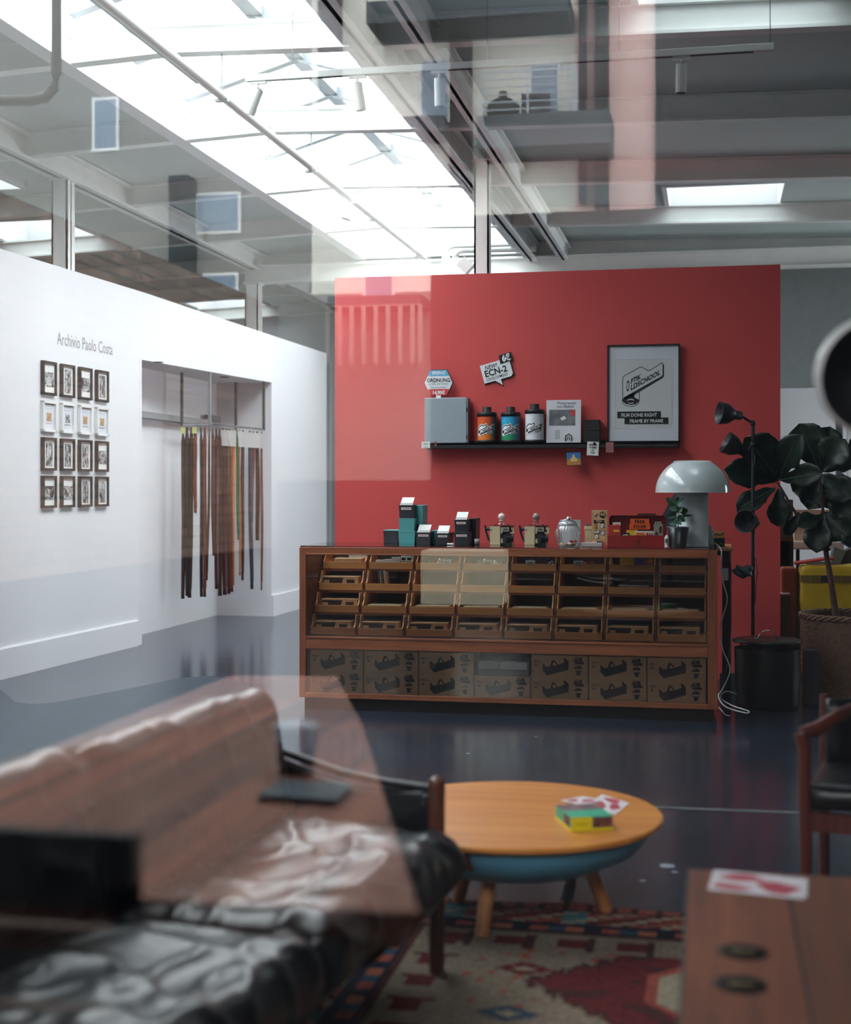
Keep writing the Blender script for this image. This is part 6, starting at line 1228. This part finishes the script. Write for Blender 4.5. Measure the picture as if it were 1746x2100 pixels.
# fiddle leaf fig in a wicker basket
d0 = 9.35; bc = camp((1752 - 873) / F * d0, d0); bc.z = 0; yb = bc.y
M_WIC = mat('wicker', (122, 92, 74), .7, var=.25, vscale=40)
bk = thing('wicker_basket', 'tall round wicker basket holding the fiddle leaf fig at the right edge', 'basket', bc); R = 107 / F * d0; H = EYE - (1262 - HOR) * d0 / F
nr, nc = 34, 180; vs = []
for i in range(nr + 1):
    for k in range(nc):
        a = 2 * pi * k / nc; z = H * i / nr; ph = 1 if i % 2 else -1; rr = R * (.93 + .07 * i / nr) + .011 * ph * cos(a * 22) - .006 * (i % 2); vs.append((rr * cos(a), rr * sin(a), z + .001))
b = MB(); b.raw(vs, [(i * nc + k, i * nc + (k + 1) % nc, (i + 1) * nc + (k + 1) % nc, (i + 1) * nc + k) for i in range(nr) for k in range(nc)], None, True); b.build('weave', M_WIC, bk)
b = MB(); 
for q in range(3): b.tube([(R * 1.0 * cos(a) * (1 + .012 * cos(14 * a + q * 2.1)), R * sin(a) * (1 + .012 * cos(14 * a + q * 2.1)), H + .012 * sin(14 * a + q * 2.1)) for a in [2 * pi * k / 150 for k in range(151)]], .010, 6)
b.build('braided_rim', M_WIC, bk)
fig = thing('fiddle_leaf_fig', 'tall fiddle leaf fig with large dark green leaves standing in the wicker basket', 'plant', bc + Vector((0, 0, .02)))
def fp(px, py, dy=0.0): return atY(px, py, yb + dy) - bc - Vector((0, 0, .02))
b = MB(); b.lathe([(0, .02), (R * .8, .02), (R * .85, H - .1), (0, H - .09)], n=32); b.build('soil', MT['soil'], fig)
M_TRK = mat('bark_brown', (84, 58, 46), .8, var=.2, vscale=20)
b = MB(); b.tube([fp(1716, 1270), fp(1712, 1240), fp(1705, 1190), fp(1696, 1140), fp(1693, 1120)], [.024, .022, .020, .018, .016], 10); b.tube([fp(1696, 1132), fp(1680, 1112), fp(1655, 1088), fp(1625, 1040), fp(1602, 1000), fp(1594, 988)], [.014, .012, .010, .009, .007, .005], 8); b.tube([fp(1700, 1130), fp(1690, 1090), fp(1688, 1040), fp(1682, 980), fp(1681, 962)], [.014, .012, .01, .008, .006], 8)
b.tube([fp(1702, 1120), fp(1712, 1080), fp(1735, 1030), fp(1746, 990)], [.012, .01, .008, .006], 8); b.build('trunk', M_TRK, fig)
M_FIG = mat('fig_leaf', (17, 38, 28), .42, var=.25, vscale=9); M_VEIN = mat('fig_vein', (84, 118, 96), .5)
LV = [ # base px,py  tip px,py  width px, dy base, dy tip
 (1597, 985, 1535, 898, 92, 0, -.15), (1597, 985, 1495, 962, 62, 0, -.2), (1598, 984, 1632, 898, 62, 0, -.25), (1600, 985, 1680, 968, 48, 0, -.3), (1592, 1000, 1516, 1040, 50, 0, -.25), (1598, 1000, 1598, 1078, 50, .0, -.05),
 (1682, 965, 1640, 870, 84, .05, .0), (1684, 965, 1706, 872, 60, .05, .1), (1686, 968, 1728, 902, 76, .0, -.1), (1684, 968, 1760, 935, 46, 0, .0), (1684, 972, 1745, 1020, 62, 0, -.15), (1682, 975, 1625, 1010, 50, .1, .15), (1682, 975, 1660, 1042, 66, .1, .0),
 (1690, 1060, 1640, 1075, 46, 0, -.1), (1690, 1050, 1672, 1128, 60, 0, -.1), (1692, 1050, 1742, 1100, 66, 0, -.1), (1745, 1000, 1720, 1060, 60, 0, -.1), (1745, 1000, 1790, 960, 60, 0, -.1), (1690, 1040, 1650, 1000, 46, 0, .1), (1690, 1040, 1735, 1010, 60, .1, .1), (1640, 1050, 1612, 1098, 26, 0, 0), (1735, 1040, 1765, 1120, 60, 0, -.1), (1742, 930, 1752, 895, 14, .1, .1)]
f = MB(); v_ = MB()
for i, (bx_, by_, tx, ty, w_, d1, d2) in enumerate(LV):
    p_, q_ = fp(bx_, by_, d1), fp(tx, ty, d2); leaf(f, p_, q_, w_ / F * d0, M_FIG, .12 + .05 * (i % 3), (random.uniform(-.5, .3), -1, random.uniform(-.1, .7)), 12, .045, 1, i)
    if i in (2, 3, 4, 0, 6):
        D_ = (q_ - p_); L_ = D_.length; v_.tube([p_ + D_ * t + Vector((0, -.006, -.02 * L_ * t * t)) for t in (0, .25, .5, .75, .95)], [.003, .0026, .002, .0016, .001], 5, M_VEIN)
fo_ = f.build('foliage', None, fig, solid=.0012); v_.build('vein', M_VEIN, fo_)
# yellow shopping bag
Yb = 10.4; a0, a1 = atY(1642, 1160, Yb), atY(1760, 1155, Yb); z1 = a0.z; yb_ = thing('yellow_bag', 'large yellow woven carrier bag behind the wicker basket', 'bag', (a0.x, Yb, 0))
zs = atY(1700, 1250, Yb).z - .25
b = MB(); w = .62
def bagf(p, d): return d * .010 * mnoise.noise(Vector((p.x * 9, p.y * 9, p.z * 9)))
b.soft(w, .3, z1, .03, (18, 8, 22), None, bagf, (w / 2 - .0, .15, z1 / 2)); b.build('body', mat('yellow_tarp', (206, 172, 30), .45, var=.1, vscale=6), yb_, weld=True)
b = MB(); zz = atY(1700, 1180, Yb).z
for k in range(9): b.box(k * .07, k * .07 + .068, -.014, -.009, zz - .05, zz, [mat('patch_a', (120, 96, 40), .6), M_DKBOX, mat('patch_b', (140, 60, 44), .6)][(0, 0, 1, 0, 0, 0, 2, 0, 0)[k]])
b.build('printed_band', None, yb_)
b = MB(); b.box(-.13, -.02, .06, .3, 0, z1 - .02); tag(b.build('orange_bag', mat('orange_tarp', (150, 72, 40), .6), bevel=.02, loc=(0, 0, 0)), 'dull orange bag standing left of the yellow bag', 'bag').location = (a0.x, Yb, 0)
b = MB(); b.soft(.28, .2, .02, .009, (14, 6, 3), None, lambda p, d: Vector((0, 0, .02 * sin(p.x * 9)))); o = b.build('red_folder', mat('red_folder', (190, 60, 40), .5), weld=True); o.location = (a0.x + .1, Yb + .15, z1 + .03); tag(o, 'curved red folder lying on top of the yellow bag', 'folder')
# black shelf unit and desk behind
Ys = 10.9; x0 = atY(1590, 1100, Ys).x; x1 = atY(1628, 1100, Ys).x; zt_ = atY(1610, 1102, Ys).z
su = thing('black_shelf_unit', 'narrow black shelf unit standing behind the red wall edge', 'shelf unit', (x0, Ys, 0))
b = MB(); w = x1 - x0; b.box(0, w, 0, .4, zt_ - .03, zt_, mat('dim_wood', (92, 78, 60), .6)); b.box(0, .03, 0, .4, 0, zt_ - .03, M_BLACK); b.box(w - .03, w, 0, .4, 0, zt_ - .03, M_BLACK)
for z in (.3, .62): b.box(0, w, 0, .4, z, z + .02, M_BLACK)
b.box(0, w, .38, .4, 0, zt_ - .03, M_BLACK); b.build('frame', None, su)
b = MB(); b.box(0, .13, 0, .2, 0, .28); o = b.build('grey_file_box', mat('file_grey', (96, 116, 124), .5), bevel=.003); o.location = (x0 + .005, Ys + .05, zt_ + .001); tag(o, 'blue grey box standing on the black shelf unit', 'box')
p = atY(1597, 1220, 10.42); b = MB(); b.box(0, .085, 0, .2, 0, p.z); b.box(0, .08, .0, .2, p.z, p.z + .012, M_PAPER); o = b.build('tall_carton', mat('olive_card', (90, 74, 50), .7)); o.location = (p.x, 10.42, 0); tag(o, 'brown carton with white paper on top beside the red wall edge', 'carton')
Yd = 12.2; x0 = atY(1626, 1120, Yd).x; zd = atY(1650, 1110, Yd).z; dk = thing('work_desk', 'white topped work desk in the room behind the fig', 'desk', (x0, Yd, 0))
b = MB(); b.box(0, .42, 0, .8, zd - .07, zd); b.build('desk_top', mat('desk_white', (226, 214, 200), .4), dk, bevel=.012)
for x in (.03, .36):
    b = MB(); b.box(x, x + .03, .03, .06, 0, zd - .07); b.build('leg', M_BLACK, dk)
b = MB(); b.box(0, .34, 0, .3, 0, .26); o = b.build('beige_carton', mat('beige_card', (196, 176, 152), .8)); o.location = (x0 + .02, Yd + .1, zd + .001); tag(o, 'beige carton on the white desk behind the fig', 'carton')
for k, (pa, m_, lb) in enumerate(((((1704, 1160), (1722, 1160), (1736, 1130), (1712, 1122)), mat('paper_blue_grey', (128, 150, 160), .5), 'pale blue grey cardboard flap above the yellow bag'), (((1722, 1160), (1765, 1160), (1765, 1120), (1734, 1130)), mat('carton_grey_brown', (110, 96, 90), .7), 'grey brown carton above the yellow bag at the right edge'), (((1726, 1112), (1765, 1138), (1765, 1108), (1740, 1092)), mat('blue_crate', (54, 84, 130), .5), 'blue plastic crate above the cartons at the right edge'))):
    P4 = [atY(x, y, 10.9 + k * .2) for x, y in pa]; c_ = sum(P4, Vector()) / 4; b = MB(); b.prism([(v.x - c_.x, v.z - c_.z) for v in P4], (c_.x, c_.y, c_.z), XA, ZA, -.2); o = b.build(('card_flap', 'grey_carton', 'blue_crate')[k], m_, loc=c_); tag(o, lb, ('cardboard', 'carton', 'crate')[k])
rk = thing('storage_rack', 'dark storage rack under the cartons at the right edge', 'rack', (atY(1700, 1160, 10.85).x, 10.85, 0))
zr_ = atY(1720, 1161, 10.85).z
b = MB(); b.box(-.12, .9, 0, .7, zr_ - .03, zr_ - .002, M_BLACK)
for x in (-.1, .85):
    for y in (.02, .65): b.box(x, x + .03, y, y + .03, 0, zr_ - .03, M_BLACK)
b.build('frame', None, rk)
# picture frames / doors far behind on the right
p = atY(1722, 970, 17.55); b = MB(); b.box(-.04, .04, 0, .03, 0, 3.0, M_GREY); o = b.build('trim_2', None); o.location = (p.x, 17.55, 0); o['kind'] = 'structure'
